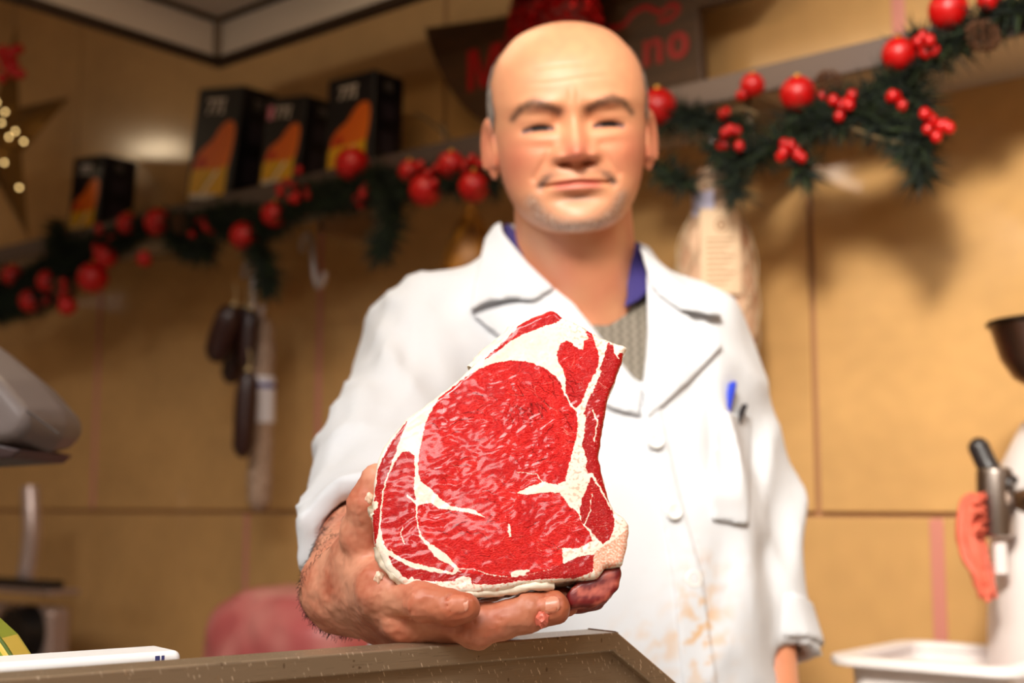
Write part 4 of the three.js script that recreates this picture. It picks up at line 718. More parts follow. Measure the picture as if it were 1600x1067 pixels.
function faceColour(X, Y, z, p) {
  const ax = Math.abs(X), n = N3(X / 16, Y / 16, 3), fn = N3(X / 2.4, Y / 3.2, 6) + 0.5 * N3(X / 1.2, Y / 1.4, 2);
  let c = mix3(SKIN, SKIN_PINK, clamp(0.14 + 0.16 * n));
  if (z < 0.0) return c;
  c = mix3(c, SKIN_PINK, clamp(0.5 * gauss(ax - 80, Y + 48, 40, 36) + 0.85 * gauss(X, Y + 42, 28, 20)));
  c = mix3(c, SKIN_RED, clamp(0.35 * gauss(ax - 104, Y + 60, 22, 50)));
  const bd = pathD(ax, Y, browPath) / (ax < 75 ? 6.6 : 5.4);
  c = mix3(c, lin(50, 36, 30), clamp(1.5 * Math.exp(-bd * bd) * (0.8 + 0.7 * fn)) * 0.8);
  if (ax > 29 && ax < 82) {                                                     // the narrow opening between the lids
    const e = (Y - slitY(ax)) / (4.8 * Math.sqrt(clamp(1 - ((ax - 55) / 28) ** 2)) + 0.3);
    if (Math.abs(e) < 1.25) c = mix3(c, Math.abs(X - Math.sign(X) * 55 - 2) < 12 ? lin(26, 18, 18) : lin(120, 88, 82), sst(1.25, 0.8, Math.abs(e)));
    c = mix3(c, lin(56, 34, 28), 0.7 * Math.exp(-(((Y - slitY(ax) - 4.2) / 1.6) ** 2)) * sst(29, 36, ax));
  }
  const my = -90 - 3.5 * (ax / 53) ** 2;
  c = mix3(c, LIP, clamp(0.9 * Math.exp(-(((Y - my + 4.5) / 5) ** 2)) * sst(46, 26, ax) + 0.6 * Math.exp(-(((Y - my - 3.5) / 3.5) ** 2)) * sst(44, 24, ax)));
  const st = clamp(0.62 + 0.7 * fn);                                            // stubble: moustache, patch under the lip, goatee
  const mous = Math.exp(-((pathD(ax, Y, [[12, -70], [34, -74], [50, -82], [58, -92]]) / 6.5) ** 2)) * (0.22 + 0.95 * sst(28, 54, ax));
  c = mix3(c, lin(72, 56, 50), clamp(mous * st * 1.25));
  c = mix3(c, lin(100, 78, 70), clamp(1.0 * gauss(X, Y + 113, 28, 8) * st));
  const ring = Math.exp(-((pathD(ax, Y, [[0, -160], [30, -156], [58, -140], [72, -116]]) / 11) ** 2));
  c = mix3(c, N3(X / 3, Y / 3, 9) + sst(40, 0, ax) * 0.35 > 0.12 ? WHITEHAIR : lin(112, 92, 82), clamp(ring * st * 1.0));
  c = mix3(c, lin(190, 160, 144), clamp(0.35 * gauss(X, Y + 136, 52, 22) * st));
  return c;
}
const headGeos = [], hairPos = [], hairIdx = [];
{
  const NU = 300, NV = 260, pos = [], col = [], idx = [], raw = [];
  for (let j = 0; j <= NV; j++) {
    const t = Math.PI * j / NV, Y = 172 * Math.cos(t), [w, zf, zb] = prof(t), zc = lerp(zf, zb, 0.55);
    for (let i = 0; i <= NU; i++) {
      const a0 = (i / NU) * Math.PI * 2 - Math.PI, a = a0 - 0.45 * Math.sin(a0), c = Math.cos(a), s = Math.sin(a), e = 2 / 2.25;
      const x = Math.max(w, 0) * Math.sign(s) * Math.pow(Math.abs(s), e), z0 = zc + (c >= 0 ? zf - zc : zc - zb) * Math.sign(c) * Math.pow(Math.abs(c), e);
      const z = z0 + (c > 0 ? faceRelief(x * HPX, Y) * sst(0, 0.3, c) * sst(0, 0.5, t) * sst(Math.PI, 2.8, t) : 0);
      raw.push(V(x, Y / HPX, z)); pos.push(x, Y / HPX, z); col.push(...faceColour(x * HPX, Y, c > 0.05 ? 1 : -1, null));
    }
  }
  for (let j = 0; j < NV; j++) for (let i = 0; i < NU; i++) { const a = j * (NU + 1) + i, b = a + 1, c = a + NU + 1, d = c + 1; idx.push(a, c, b, b, c, d); }
  const g = new THREE.BufferGeometry(); g.setAttribute('position', new THREE.Float32BufferAttribute(pos, 3)); g.setAttribute('color', new THREE.Float32BufferAttribute(col, 3)); g.setIndex(idx); g.computeVertexNormals();
  const nm = g.attributes.normal;
  for (let j = 0; j <= NV; j++) { const a = j * (NU + 1), b = a + NU, n = V(nm.getX(a) + nm.getX(b), nm.getY(a) + nm.getY(b), nm.getZ(a) + nm.getZ(b)).normalize(); nm.setXYZ(a, n.x, n.y, n.z); nm.setXYZ(b, n.x, n.y, n.z); }
  headGeos.push(g);
  // short grey hair round the sides and back of the head
  const keep = new Int32Array(raw.length).fill(-1), inHair = (p) => { const Y = p.y * HPX, front = 0.022 + 0.012 * N3(p.y * 60, p.x * 30, 3) - 0.0006 * Math.max(0, Y - 60) - (Y < 10 ? 0.0009 * (10 - Y) : 0); return Y < 126 + 6 * N3(p.z * 60, 2, 1) && Y > -70 && p.z < front; };
  const hc = [];
  for (let j = 0; j < NV; j++) for (let i = 0; i < NU; i++) {
    const q = [j * (NU + 1) + i, j * (NU + 1) + i + 1, (j + 1) * (NU + 1) + i, (j + 1) * (NU + 1) + i + 1];
    if (!q.every((k) => inHair(raw[k]))) continue;
    for (const k of q) if (keep[k] < 0) { keep[k] = hairPos.length / 3; const p = raw[k], h = 0.0016 + 0.0012 * N3(p.x * 500, p.y * 320, p.z * 500); hairPos.push(p.x + nm.getX(k) * h, p.y + nm.getY(k) * h, p.z + nm.getZ(k) * h); hc.push(...mix3(lin(104, 92, 86), lin(176, 164, 154), clamp(0.5 + 0.9 * N3(p.x * 300, p.y * 140, p.z * 300)))); }
    const [a, b, c, d] = q.map((k) => keep[k]); hairIdx.push(a, c, b, b, c, d);
  }
  const hg = new THREE.BufferGeometry(); hg.setAttribute('position', new THREE.Float32BufferAttribute(hairPos, 3)); hg.setAttribute('color', new THREE.Float32BufferAttribute(hc, 3)); hg.setIndex(hairIdx); hg.computeVertexNormals();
  hg.applyMatrix4(HROT).translate(HO.x, HO.y, HO.z);
  part('hair', toPerson(hg), new THREE.MeshStandardMaterial({ vertexColors: true, roughness: 0.9 }), person, 'close-cropped grey hair on the sides');
  // ears
  for (const s of [-1, 1]) {
    const eg = nets((p) => {
      const x = p.x, y = p.y, z = p.z, k = Math.hypot(y / (y > 0 ? 0.033 : 0.034), z / (y > 0 ? 0.019 : 0.019 + 0.25 * y));
      const d = (Math.hypot(k, x / 0.0085) - 1) * 0.008, rim = Math.abs(Math.hypot(y / 0.031, z / 0.018) - 0.92) * 0.018;
      return smin(d + 0.006 * gauss(y - 0.002, z - 0.003, 0.014, 0.009) * (x > 0 ? 1 : 0), Math.hypot(rim, (x - 0.004) * 0.9) - 0.0032 + (y < -0.022 ? 0.01 : 0), 0.004);
    }, V(-0.016, -0.042, -0.027), V(0.018, 0.042, 0.027), 0.0022, (p) => mix3(SKIN, SKIN_RED, clamp(0.35 + 0.3 * N3(p.x * 90, p.y * 90, p.z * 90) + (p.x > 0.003 ? 0.1 : 0))));
    if (s < 0) { eg.scale(-1, 1, 1); const ix = eg.index.array; for (let i = 0; i < ix.length; i += 3) { const q = ix[i]; ix[i] = ix[i + 1]; ix[i + 1] = q; } }
    eg.computeVertexNormals(); eg.rotateY(-s * 0.40).rotateX(-0.12).translate(s * 0.0865, -0.020, -0.008); headGeos.push(eg);
  }
  headGeos.forEach((q) => q.applyMatrix4(HROT).translate(HO.x, HO.y, HO.z));
}

// torso and limbs; the coat hangs a little outside the body
const X0 = 0.072, ZT = 1.54;
const torsoT = table([[0.5, 0.225, 0.15], [0.75, 0.228, 0.165], [0.95, 0.228, 0.175], [1.12, 0.222, 0.172], [1.28, 0.208, 0.152], [1.38, 0.19, 0.132], [1.44, 0.165, 0.115], [1.49, 0.125, 0.098], [1.53, 0.092, 0.086], [1.58, 0.08, 0.078]]);
const torso = (p) => { const [a, b] = torsoT(p.y), x = (p.x - X0) / a, z = (p.z + ZT) / b, k = Math.pow(Math.pow(Math.abs(x), 2.4) + Math.pow(Math.abs(z), 2.4), 1 / 2.4); return Math.max((k - 1) * Math.min(a, b) * 0.92, p.y - (1.566 - 0.18 * (p.x - 0.06)) - 0.25 * Math.max(0, -(p.z + ZT)), 0.55 - p.y); };
const ARM_R = [P(690, 548, 1.52), P(608, 730, 1.30), P(572, 842, 1.085)], ARM_L = [P(1062, 548, 1.55), P(1172, 800, 1.57), P(1212, 1018, 1.50)];
const trapR = capsule(P(832, 452, 1.54), ARM_R[0], 0.048, 0.07), trapL = capsule(P(968, 468, 1.55), ARM_L[0], 0.048, 0.07);
const upR = capsule(ARM_R[0], ARM_R[1], 0.076, 0.061), loR = capsule(ARM_R[1], ARM_R[2], 0.061, 0.05), upL = capsule(ARM_L[0], ARM_L[1], 0.078, 0.055), loL = capsule(ARM_L[1], ARM_L[2], 0.055, 0.041);
const shoulders = (p) => { let d = torso(p); d = smin(d, trapR(p), 0.06); d = smin(d, trapL(p), 0.06); return d; };
const sleeveR = (p) => smin(upR(p), loR(p), 0.03), sleeveL = (p) => smin(upL(p), loL(p), 0.03);
const cutPlane = (at_, from) => { const n = at_.clone().sub(from).normalize(); return (p) => (p.x - at_.x) * n.x + (p.y - at_.y) * n.y + (p.z - at_.z) * n.z; };
const cuffR = cutPlane(ARM_R[2], ARM_R[1]), cuffL = cutPlane(ARM_L[2], ARM_L[1]);
const cuffHole = (a, b, r) => { const d = b.clone().sub(a).normalize(); return capsule(b.clone().addScaledVector(d, -0.06), b.clone().addScaledVector(d, 0.04), r, r); }, cuffHoleR = cuffHole(ARM_R[1], ARM_R[2], 0.037), cuffHoleL = cuffHole(ARM_L[1], ARM_L[2], 0.031);
function coatBase(p) {
  let d = smin(shoulders(p), Math.max(sleeveR(p), cuffR(p)), 0.05);
  return smin(d, Math.max(sleeveL(p), cuffL(p)), 0.022);
}
const ridge = (n) => 1 - Math.abs(n) * 2;
function folds(p) {
  const [x, y] = [p.x, p.y], left = sst(-0.02, -0.14, x), right = sst(0.17, 0.24, x);
  let f = 0.005 * N3(x * 9, y * 4, p.z * 9) + 0.0022 * N3(x * 26, y * 12, p.z * 26);
  f += left * (0.012 * ridge(N3(x * 11 - y * 6, y * 9 + x * 9, p.z * 7)) - 0.005 + 0.006 * ridge(N3(x * 26 - y * 12, y * 14 + x * 22, 5)));
  f += right * (0.009 * ridge(N3(x * 12 + y * 5, y * 8 - x * 8, p.z * 8)) - 0.002);
  f += 0.003 * ridge(N3(x * 14 + y * 3, y * 2.5, 3)) * sst(1.25, 1.1, y) * (1 - left);
  return f;
}
const Vneck = polySDF([[766, 290], [786, 362], [828, 411], [868, 448], [897, 473], [945, 535], [1003, 606], [1009, 560], [1013, 490], [1018, 446], [1003, 398], [988, 362], [1010, 290]]);
const photoD = (sdf) => (p) => { const q = toPhoto(p); return sdf(q[0], q[1]) / 1420; };
const vn = photoD(Vneck), facing = (p) => p.z + ZT - 0.02;        // positive on the front of the body
const coatShape = (p) => {
  let d = coatBase(p);
  if (d > 0.05 || d < -0.08) return d;
  d -= folds(p);
  const cut = facing(p) > 0 && p.y > 1.2 ? -vn(p) : -1;
  let r = smax(d, cut, 0.004);
  r = Math.max(r, -cuffHoleR(p), -cuffHoleL(p));
  return r;
};
const COATW = lin(212, 214, 218), STAIN = lin(214, 160, 84), STAIN2 = lin(188, 140, 108);
const coatG = nets(coatShape, V(-0.36, 0.56, -1.86), V(0.44, 1.63, -1.0), 0.0075, (p) => {
  const [x, y] = toPhoto(p), m = gauss(x - 1095, y - 985, 42, 90) * (p.z > -1.52 ? 1 : 0) + 0.5 * gauss(x - 1010, y - 1010, 60, 40), s = sst(0.1, 0.5, N3(x / 22, y / 22, 2) + 0.5 * N3(x / 9, y / 9, 7) + 0.18);
  let c = mix3(COATW, STAIN, clamp(m * s * 0.75));
  c = mix3(c, STAIN2, clamp(0.35 * gauss(x - 1095, y - 900, 60, 60) * sst(0.2, 0.5, N3(x / 14, y / 14, 5))));
  return c;
});
const clothBump = texture(256, 256, (x, y) => { const v = 128 + 40 * Math.sin(x * Math.PI / 2) * Math.sin(y * Math.PI / 2) + 40 * N3(x / 8, y / 8, 1); return [v, v, v]; }, false);
const coatM = new THREE.MeshPhysicalMaterial({ vertexColors: true, roughness: 0.85, sheen: 0.2, sheenColor: new THREE.Color(1, 1, 1) });
const whiteM = new THREE.MeshPhysicalMaterial({ color: new THREE.Color().setRGB(...COATW), roughness: 0.85 });
const coat = part('coat', toPerson(coatG), coatM, person, 'white cotton butcher\'s coat with yellow stains');
// flat pieces of cloth lying on the coat: a layer of it inside an outline
function clothLayer(name, outline, off, thick, material, parent, label, base = (p) => coatBase(p) - folds(p), cell = 0.0034) {
  const sd = photoD(polySDF(outline)), zs = outline.flatMap(([x, y]) => [P(x, y, 1.30), P(x, y, 1.52)]), [lo, hi] = boundsOf(zs, 0.012);
  const g = nets((p) => { const a = sd(p); if (a > 0.02) return a; return smax(a, Math.abs(base(p) - off) - thick / 2, 0.002); }, lo, hi, cell);
  return part(name, toPerson(g), material, parent, label);
}
clothLayer('lapel', [[738, 492], [790, 476], [832, 470], [866, 450], [897, 475], [945, 538], [1004, 608], [1000, 650], [960, 640], [860, 590]], 0.001, 0.012, whiteM, coat, 'left-hand lapel');
clothLayer('lapel', [[1010, 425], [1030, 444], [1062, 482], [1130, 540], [1075, 598], [1012, 655], [1004, 610], [1012, 540]], 0.001, 0.012, whiteM, coat, 'right-hand lapel');
clothLayer('coat_collar', [[784, 346], [772, 352], [758, 372], [745, 425], [734, 486], [760, 472], [800, 466], [834, 470], [866, 450], [826, 412], [786, 364]], 0.006, 0.014, whiteM, coat, 'turned-down collar');
clothLayer('coat_collar', [[998, 384], [1014, 396], [1045, 425], [1085, 458], [1132, 496], [1100, 490], [1062, 484], [1030, 462], [1017, 446], [1003, 400]], 0.006, 0.014, whiteM, coat, 'turned-down collar');
clothLayer('chest_pocket', [[1114, 640], [1174, 650], [1170, 822], [1110, 812]], -0.001, 0.010, whiteM, coat, 'chest pocket');
const placket = clothLayer('placket', [[1000, 640], [1030, 625], [1060, 760], [1098, 900], [1122, 1075], [1066, 1075], [1050, 900], [1026, 760]], -0.001, 0.010, coatM, coat, 'front button strip');
{ const p = placket.geometry.attributes.position, c = new Float32Array(p.count * 3), q = V(0, 0, 0); for (let i = 0; i < p.count; i++) { q.set(p.getX(i) + 0.07, p.getY(i), p.getZ(i) - 1.54); const [x, y] = toPhoto(q), m = gauss(x - 1098, y - 985, 42, 90), s = sst(0.1, 0.5, N3(x / 22, y / 22, 2) + 0.5 * N3(x / 9, y / 9, 7) + 0.18); c.set(mix3(COATW, STAIN, clamp(m * s * 0.8)), i * 3); } placket.geometry.setAttribute('color', new THREE.BufferAttribute(c, 3)); }
const march = (x, y, sdf, z0 = 1.0) => { const r = sight(x, y).normalize(), o = EYE.clone(); let t = z0; for (let i = 0; i < 90; i++) { const d = sdf(o.clone().addScaledVector(r, t)); if (d < 0.0004) break; t += d * 0.7; } return o.addScaledVector(r, t); };
const surfN = (p, f) => { const e = 0.004; return V(f(p.clone().add(V(e, 0, 0))) - f(p.clone().add(V(-e, 0, 0))), f(p.clone().add(V(0, e, 0))) - f(p.clone().add(V(0, -e, 0))), f(p.clone().add(V(0, 0, e))) - f(p.clone().add(V(0, 0, -e)))).normalize(); };
for (const [x, y] of [[1022, 690], [1050, 800], [1080, 905], [1100, 1050]]) {
  const p = march(x, y, coatBase, 1.1), n = surfN(p, coatBase), g = lathe([[0.001, 0.0012], [0.0045, 0.001], [0.0065, 0.003], [0.0088, 0.003], [0.0095, 0.001], [0.009, -0.002]], 24);
  const b = part('button', g, std([236, 234, 230], 0.25), coat); b.position.copy(p).addScaledVector(n, 0.005).sub(person.position); b.quaternion.setFromUnitVectors(V(0, 1, 0), n);
}
// sleeve turn-ups
for (const [arm, cp, from, r] of [[sleeveL, cuffL, ARM_L[2], 0.07]]) {
  const g = nets((p) => { const c = cp(p); return smax(Math.abs(c + 0.025) - 0.024, Math.abs(arm(p) - folds(p) + 0.001) - 0.006, 0.003); }, from.clone().addScalar(-0.1), from.clone().addScalar(0.1), 0.0045);
  part('cuff', toPerson(g), whiteM, coat, 'hemmed sleeve cuff');
}
// knitted jumper and navy shirt collar in the neck opening
const knit = texture(128, 128, (x, y) => { const v = Math.sin(x * Math.PI / 8 + Math.abs((y % 16) - 8) * 0.35) * 0.5 + 0.4 * N3(x / 4, y / 4, 2); return [118 + 30 * v, 110 + 28 * v, 98 + 26 * v]; });
{
  const g = nets((p) => { const b = coatBase(p); return Math.max(b + 0.013 - 0.0012 * N3(p.x * 90, p.y * 40, p.z * 90), -(b + 0.022), photoD(polySDF([[770, 380], [850, 455], [900, 462], [952, 476], [1000, 462], [1040, 400], [1060, 640], [960, 640]]))(p)); }, V(-0.06, 1.25, -1.56), V(0.25, 1.56, -1.28), 0.005);
  const p = g.attributes.position, uv = new Float32Array(p.count * 2); for (let i = 0; i < p.count; i++) { uv[i * 2] = p.getX(i) * 12; uv[i * 2 + 1] = p.getY(i) * 12; }
  g.setAttribute('uv', new THREE.BufferAttribute(uv, 2));
  part('jumper', toPerson(g), new THREE.MeshPhysicalMaterial({ map: knit, roughness: 0.95, bumpMap: knit, bumpScale: 0.001 }), person, 'grey knitted jumper');
  const navy = std([54, 44, 112], 0.8);
  clothLayer('shirt_collar', [[778, 346], [797, 350], [828, 396], [874, 428], [892, 441], [920, 452], [934, 480], [896, 474], [862, 446], [822, 408], [790, 372]], -0.004, 0.007, navy, person, 'navy shirt collar', coatBase, 0.003);
  clothLayer('shirt_collar', [[980, 366], [1000, 380], [1016, 420], [1020, 452], [998, 470], [974, 483], [980, 462], [979, 404]], -0.004, 0.007, navy, person, 'navy shirt collar', coatBase, 0.003);
}
// trousers and shoes below the coat
{
  const legs = [-1, 1].map((s) => capsule(V(X0 + s * 0.1, 0.66, -ZT), V(X0 + s * 0.11, 0.09, -ZT), 0.095, 0.062));
  part('trousers', toPerson(nets((p) => Math.max(smin(legs[0](p), legs[1](p), 0.03), 0.07 - p.y), V(-0.16, 0.05, -1.7), V(0.3, 0.8, -1.38), 0.012)), std([58, 60, 70], 0.9), person);
  for (const s of [-1, 1]) part('shoe', toPerson(nets((p) => { const x = p.x - X0 - s * 0.11, z = p.z + ZT - 0.05; return Math.max((Math.hypot(x / 0.05, z / 0.15, (p.y - 0.02) / 0.085) - 1) * 0.05, -p.y); }, V(X0 + s * 0.11 - 0.07, -0.01, -ZT - 0.13), V(X0 + s * 0.11 + 0.07, 0.13, -ZT + 0.23), 0.01)), std([36, 32, 30], 0.5), person);
}

// ---------------------------------------------------------------- skin: neck, arms and hands as one surface with the head
const WR = P(543, 918, 0.985), fingers = [
  [[[598, 920, 0.898], [662, 940, 0.866], [702, 949, 0.858], [726, 949, 0.857]], [0.0128, 0.0112, 0.0102, 0.0094]],
  [[[632, 964, 0.898], [744, 980, 0.882], [826, 957, 0.880], [866, 949, 0.880]], [0.0142, 0.0130, 0.0116, 0.0106]],
  [[[640, 980, 0.920], [762, 976, 0.906], [844, 952, 0.903], [882, 940, 0.902]], [0.0138, 0.0122, 0.0108, 0.0096]],
  [[[632, 985, 0.942], [724, 986, 0.932], [776, 972, 0.927], [800, 964, 0.925]], [0.0125, 0.0106, 0.0096, 0.0085]],
  [[[566, 880, 0.948], [568, 836, 0.920], [577, 786, 0.906], [590, 750, 0.903]], [0.0185, 0.0160, 0.0138, 0.0112]]].map(([j, r]) => ({ j: j.map((q) => P(...q)), r }));
const fingerF = fingers.map(({ j, r }) => { const s = j.slice(1).map((b, i) => capsule(j[i], b, r[i], r[i + 1])); return (p) => smin(smin(s[0](p), s[1](p), 0.004), s[2](p), 0.003); });
const palmF = [...fingers.slice(0, 4).map(({ j }, i) => capsule(WR, j[0], 0.025 - i * 0.001, 0.0165 - 0.0005 * i)), capsule(WR, fingers[4].j[0], 0.026, 0.021), capsule(fingers[4].j[0], fingers[0].j[0], 0.018, 0.014)];
const forearmR = capsule(P(592, 800, 1.2), WR, 0.043, 0.0335);
const handD = (p) => {
  let palm = forearmR(p); for (const f of palmF) palm = smin(palm, f(p), 0.014);
  let d = palm; for (const f of fingerF) d = Math.min(d, smin(f(p), palm, 0.011));
  return d;
};
const toEye = (p) => EYE.clone().sub(p).normalize();
const nails = [[0, 0.012], [1, 0.012], [2, 0.012]].map(([k, l]) => { const { j, r } = fingers[k], ax = j[3].clone().sub(j[2]).normalize(), c = j[3].clone().addScaledVector(ax, -0.003), up = toEye(c).addScaledVector(V(0, 1, 0), 0.25); up.addScaledVector(ax, -up.dot(ax)).normalize(); return { c: c.clone().addScaledVector(up, r[3]), ax, up, side: ax.clone().cross(up) }; });
const nailOf = (p) => { let m = 9; for (const n of nails) { const q = p.clone().sub(n.c); m = Math.min(m, Math.pow(Math.pow(Math.abs(q.dot(n.ax)) / 0.0066, 3) + Math.pow(Math.abs(q.dot(n.side)) / 0.0055, 3), 1 / 3) + (Math.abs(q.dot(n.up)) > 0.006 ? 5 : 0)); } return m; };
const knuckles = fingers.slice(0, 4).flatMap(({ j }) => [[j[1], j[1].clone().sub(j[0]).normalize(), 0.0012], [j[2], j[2].clone().sub(j[1]).normalize(), 0.0007]]).concat([[fingers[4].j[2], fingers[4].j[2].clone().sub(fingers[4].j[1]).normalize(), 0.0008]]);
const handFine = (p) => {
  let d = handD(p); if (Math.abs(d) > 0.012) return d;
  for (const [c, ax, a] of knuckles) { const q = p.clone().sub(c), u = q.dot(ax), l = q.length(); if (l < 0.024) d += a * (0.5 + 0.5 * Math.cos(u * 2100 + 60 * q.y)) * sst(0.0075, 0.002, Math.abs(u)) * sst(0.024, 0.014, l) - 0.0012 * sst(0.012, 0, Math.abs(u)) * sst(0.024, 0.014, l); }
  d -= 0.0014 * N3(p.x * 70, p.y * 70, p.z * 70) + 0.0005 * N3(p.x * 260, p.y * 260, p.z * 260) + 0.0006 * ridge(N3(p.x * 90 + p.y * 60, p.y * 190, p.z * 110));
  const n = nailOf(p); if (n < 1.3) d += n < 1 ? -0.0003 : 0.0016 * sst(1.3, 1.0, n);
  return d;
};
const HANDC = lin(214, 148, 118), HANDR = lin(184, 96, 68), HAND_D = lin(164, 80, 42);
const handColour = (p) => {
  const n = N3(p.x * 40, p.y * 40, p.z * 40), fn = N3(p.x * 260, p.y * 260, p.z * 260);
  let c = mix3(HANDC, HANDR, clamp(0.3 + 0.9 * n + 0.35 * fn));
  for (const [q] of knuckles) c = mix3(c, HANDR, 0.55 * Math.exp(-(p.distanceToSquared(q)) / 0.00012));
  for (const { j } of fingers.slice(0, 3)) c = mix3(c, HAND_D, 0.75 * Math.exp(-p.distanceToSquared(j[3]) / 0.0009));
  const nl = nailOf(p); if (nl < 1) c = mix3(c, lin(200, 122, 92), 0.85); else if (nl < 1.4) c = mix3(c, HANDR, 0.6 * sst(1.4, 1.05, nl));
  return c;
};
const bodyD = (p) => {
  let d = Math.max(torso(p) + 0.03, p.y - 1.5);
  d = smin(d, neckF(p), 0.03);
  for (const f of [capsule2[0], capsule2[1], capsule2[2], capsule2[3]]) d = smin(d, f(p), 0.03);
  return d;
};
const neckF = (() => { const a = capsule(W(893, 300, 1.49), P(905, 470, 1.53), 0.066, 0.072), b = capsule(W(897, 345, 1.455), P(930, 480, 1.475), 0.045, 0.04); return (p) => smin(a(p), b(p), 0.02); })();
const WL = P(1210, 1110, 1.47), capsule2 = [capsule(ARM_R[0], ARM_R[1], 0.052, 0.045), capsule(ARM_R[1], P(592, 800, 1.2), 0.045, 0.043), capsule(ARM_L[0], ARM_L[1], 0.052, 0.042), capsule(ARM_L[1], WL, 0.042, 0.029)];
const skinTone = (p) => mix3(SKIN, SKIN_PINK, clamp(0.3 + 0.4 * N3(p.x * 30, p.y * 30, p.z * 30)));
const bodyG = nets(bodyD, V(-0.3, 0.9, -1.75), V(0.42, 1.72, -1.1), 0.009, skinTone);
const handG = nets(handFine, V(-0.185, 1.135, -1.11), V(0.062, 1.30, -0.835), 0.0018, handColour);
// the resting left hand below the sleeve
const restF = (() => {
  const dn = V(0.0, -1, 0.08).normalize(), k0 = WL.clone(), fs = [];
  for (let i = 0; i < 4; i++) { const z = (i - 1.5) * 0.021, a = k0.clone().add(V(0, -0.095, z)), l = [0.072, 0.082, 0.076, 0.058][i], b = a.clone().add(V(-0.006, -l * 0.5, 0.004)), c = b.clone().add(V(-0.016, -l * 0.45, 0)); fs.push([capsule(k0, a, 0.026, 0.0135), capsule(a, b, 0.0115, 0.0102), capsule(b, c, 0.0102, 0.0085)]); }
  const th = [capsule(k0, k0.clone().add(V(-0.016, -0.05, 0.04)), 0.024, 0.016), capsule(k0.clone().add(V(-0.016, -0.05, 0.04)), k0.clone().add(V(-0.024, -0.1, 0.05)), 0.0145, 0.0105)];
  return (p) => { let palm = 9; for (const f of fs) palm = smin(palm, f[0](p), 0.012); palm = smin(palm, th[0](p), 0.012); let d = smin(palm, th[1](p), 0.008); for (const f of fs) d = Math.min(d, smin(smin(f[1](p), f[2](p), 0.004), palm, 0.006)); return smin(d, capsule2[3](p), 0.01); };
})();
const restG = nets(restF, WL.clone().add(V(-0.06, -0.21, -0.07)), WL.clone().add(V(0.05, 0.03, 0.09)), 0.004, handColour);
const strip = (g) => { g.deleteAttribute('uv'); return g; };
part('body', toPerson(mergeGeometries([...headGeos, bodyG, handG, restG].map(strip))), new THREE.MeshPhysicalMaterial({ vertexColors: true, roughness: 0.48, sheen: 0.15, sheenColor: new THREE.Color(1, 0.7, 0.55) }), person, 'bare head, face, forearms and hands');
const nailM = std([212, 142, 116], 0.28);
for (const n of nails) {
  const g = new THREE.SphereGeometry(1, 20, 14), q = g.attributes.position;
  for (let i = 0; i < q.count; i++) { const x = q.getX(i), z = q.getZ(i), k = 1 / Math.pow(Math.abs(x) ** 3.2 + Math.abs(z) ** 3.2 + Math.abs(q.getY(i)) ** 3.2, 1 / 3.2), zz = z * k; q.setXYZ(i, x * k * 0.0068, q.getY(i) * k * 0.0007 - 0.0022 * zz * zz, zz * 0.0056); }
  g.computeVertexNormals(); g.applyMatrix4(new THREE.Matrix4().makeBasis(n.ax, n.up, n.side)).translate(n.c.x + n.up.x * 0.0004, n.c.y + n.up.y * 0.0004, n.c.z + n.up.z * 0.0004);
  part('fingernail', toPerson(g), nailM, person, 'short pinkish fingernail');
}
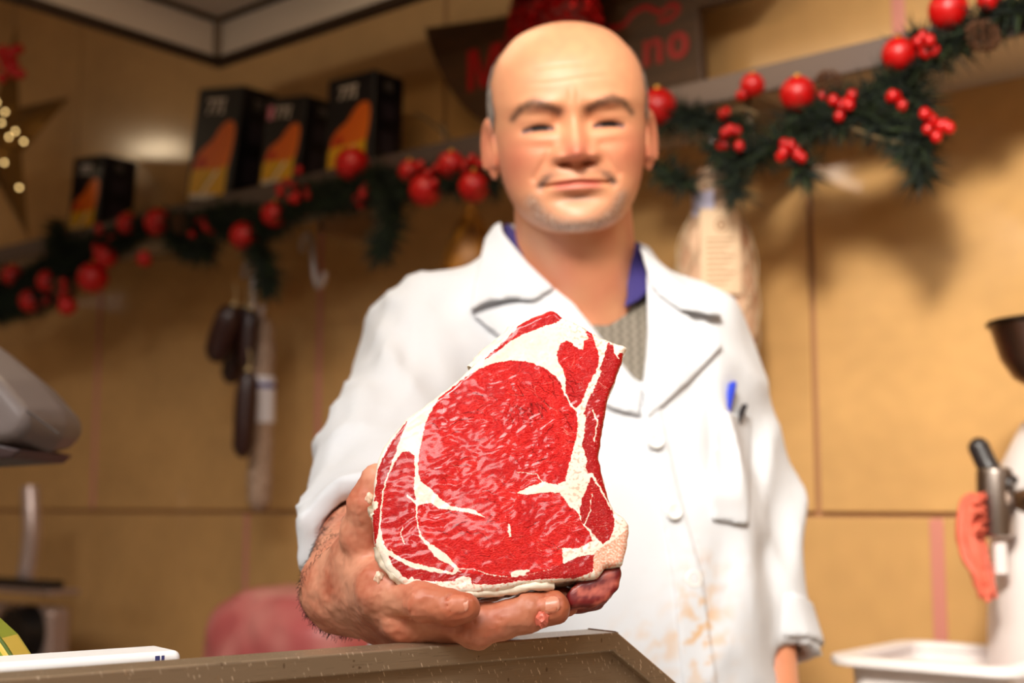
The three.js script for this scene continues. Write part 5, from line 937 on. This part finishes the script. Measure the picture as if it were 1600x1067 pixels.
// dark hairs on the wrist and forearm
{
  const gs = [], ax = WR.clone().sub(P(592, 800, 1.2)).normalize();
  for (let i = 0; i < 4200; i++) {
    const t = 0.55 + rnd() * 0.52, ang = rnd() * Math.PI * 2, c = P(592, 800, 1.2).lerp(WR, t), sx = V(1, 0, 0).addScaledVector(ax, -ax.x).normalize(), sy = ax.clone().cross(sx), dr = sx.multiplyScalar(Math.cos(ang)).addScaledVector(sy, Math.sin(ang));
    if (dr.x > 0.35 || rnd() > 0.4 + 0.6 * clamp(-dr.x * 1.4 - dr.y * 0.6)) continue;
    let p = c.clone().addScaledVector(dr, 0.06); for (let k = 0; k < 30; k++) p.addScaledVector(dr, -handD(p) * 0.9);
    const q = V(rnd() - 0.5, rnd() - 0.7, rnd() - 0.5).multiplyScalar(0.9).add(ax).addScaledVector(dr, 0.06).normalize(), l = 0.0035 + rnd() * 0.005;
    gs.push(new THREE.TubeGeometry(new THREE.QuadraticBezierCurve3(p, p.clone().addScaledVector(q, l * 0.6).addScaledVector(dr, 0.0006), p.clone().addScaledVector(q, l)), 3, 0.00015, 3));
  }
  part('arm_hair', toPerson(merged(gs)), std([52, 34, 24], 0.7), person, 'dark hairs on the wrist').userData.kind = 'stuff';
}
// pens in the chest pocket
for (const [x, y0, y1, w, rgb, label, tilt] of [[1139, 600, 668, 0.0046, [36, 62, 190], 'blue ballpoint pen clipped in the chest pocket', 4], [1157, 634, 676, 0.0035, [40, 36, 40], 'dark pen beside the blue pen in the pocket', 3]]) {
  const a = march(x, y0, coatBase, 1.1), b = march(x + tilt, y1, coatBase, 1.1); const n = surfN(a, coatBase); a.addScaledVector(n, 0.0055); b.addScaledVector(n, -0.012);
  const t = thing('pen', label, 'pen', a.clone()), d = b.clone().sub(a), m = std(rgb, 0.3), q = new THREE.Quaternion().setFromUnitVectors(V(0, -1, 0), d.clone().normalize());
  part('barrel', at(new THREE.CylinderGeometry(w, w, d.length(), 14), 0, -d.length() / 2, 0), m, t).quaternion.copy(q);
  part('clip', rbox(-0.0024, 0.0024, -0.034, 0.002, w + 0.0012, w + 0.003, 0.0008), m, t).quaternion.copy(q);
}
// scraps of meat stuck to the hand
for (const [x, y, s, label] of [[846, 968, 1.2, 'scrap of pink meat hanging under the longest finger'], [577, 778, 0.8, 'scrap of white fat on the thumb'], [592, 902, 0.9, 'scrap of fat on the back of the hand']]) {
  const p = march(x, y, handD, 0.6), g = new THREE.IcosahedronGeometry(0.0035 * s, 2), q = g.attributes.position;
  for (let i = 0; i < q.count; i++) { const n = 1 + 0.5 * N3(q.getX(i) * 400, q.getY(i) * 400 + s, q.getZ(i) * 400); q.setXYZ(i, q.getX(i) * n, q.getY(i) * n * 1.3, q.getZ(i) * n); }
  g.computeVertexNormals(); solid('meat_scrap', g, std(s > 1 ? [214, 110, 90] : [240, 206, 180], 0.4), label, 'scrap').position.copy(p);
}

scene.traverse((o) => { if (o.isMesh) { o.castShadow = true; o.receiveShadow = true; } });
scene.add(camera);
renderer.render(scene, camera);
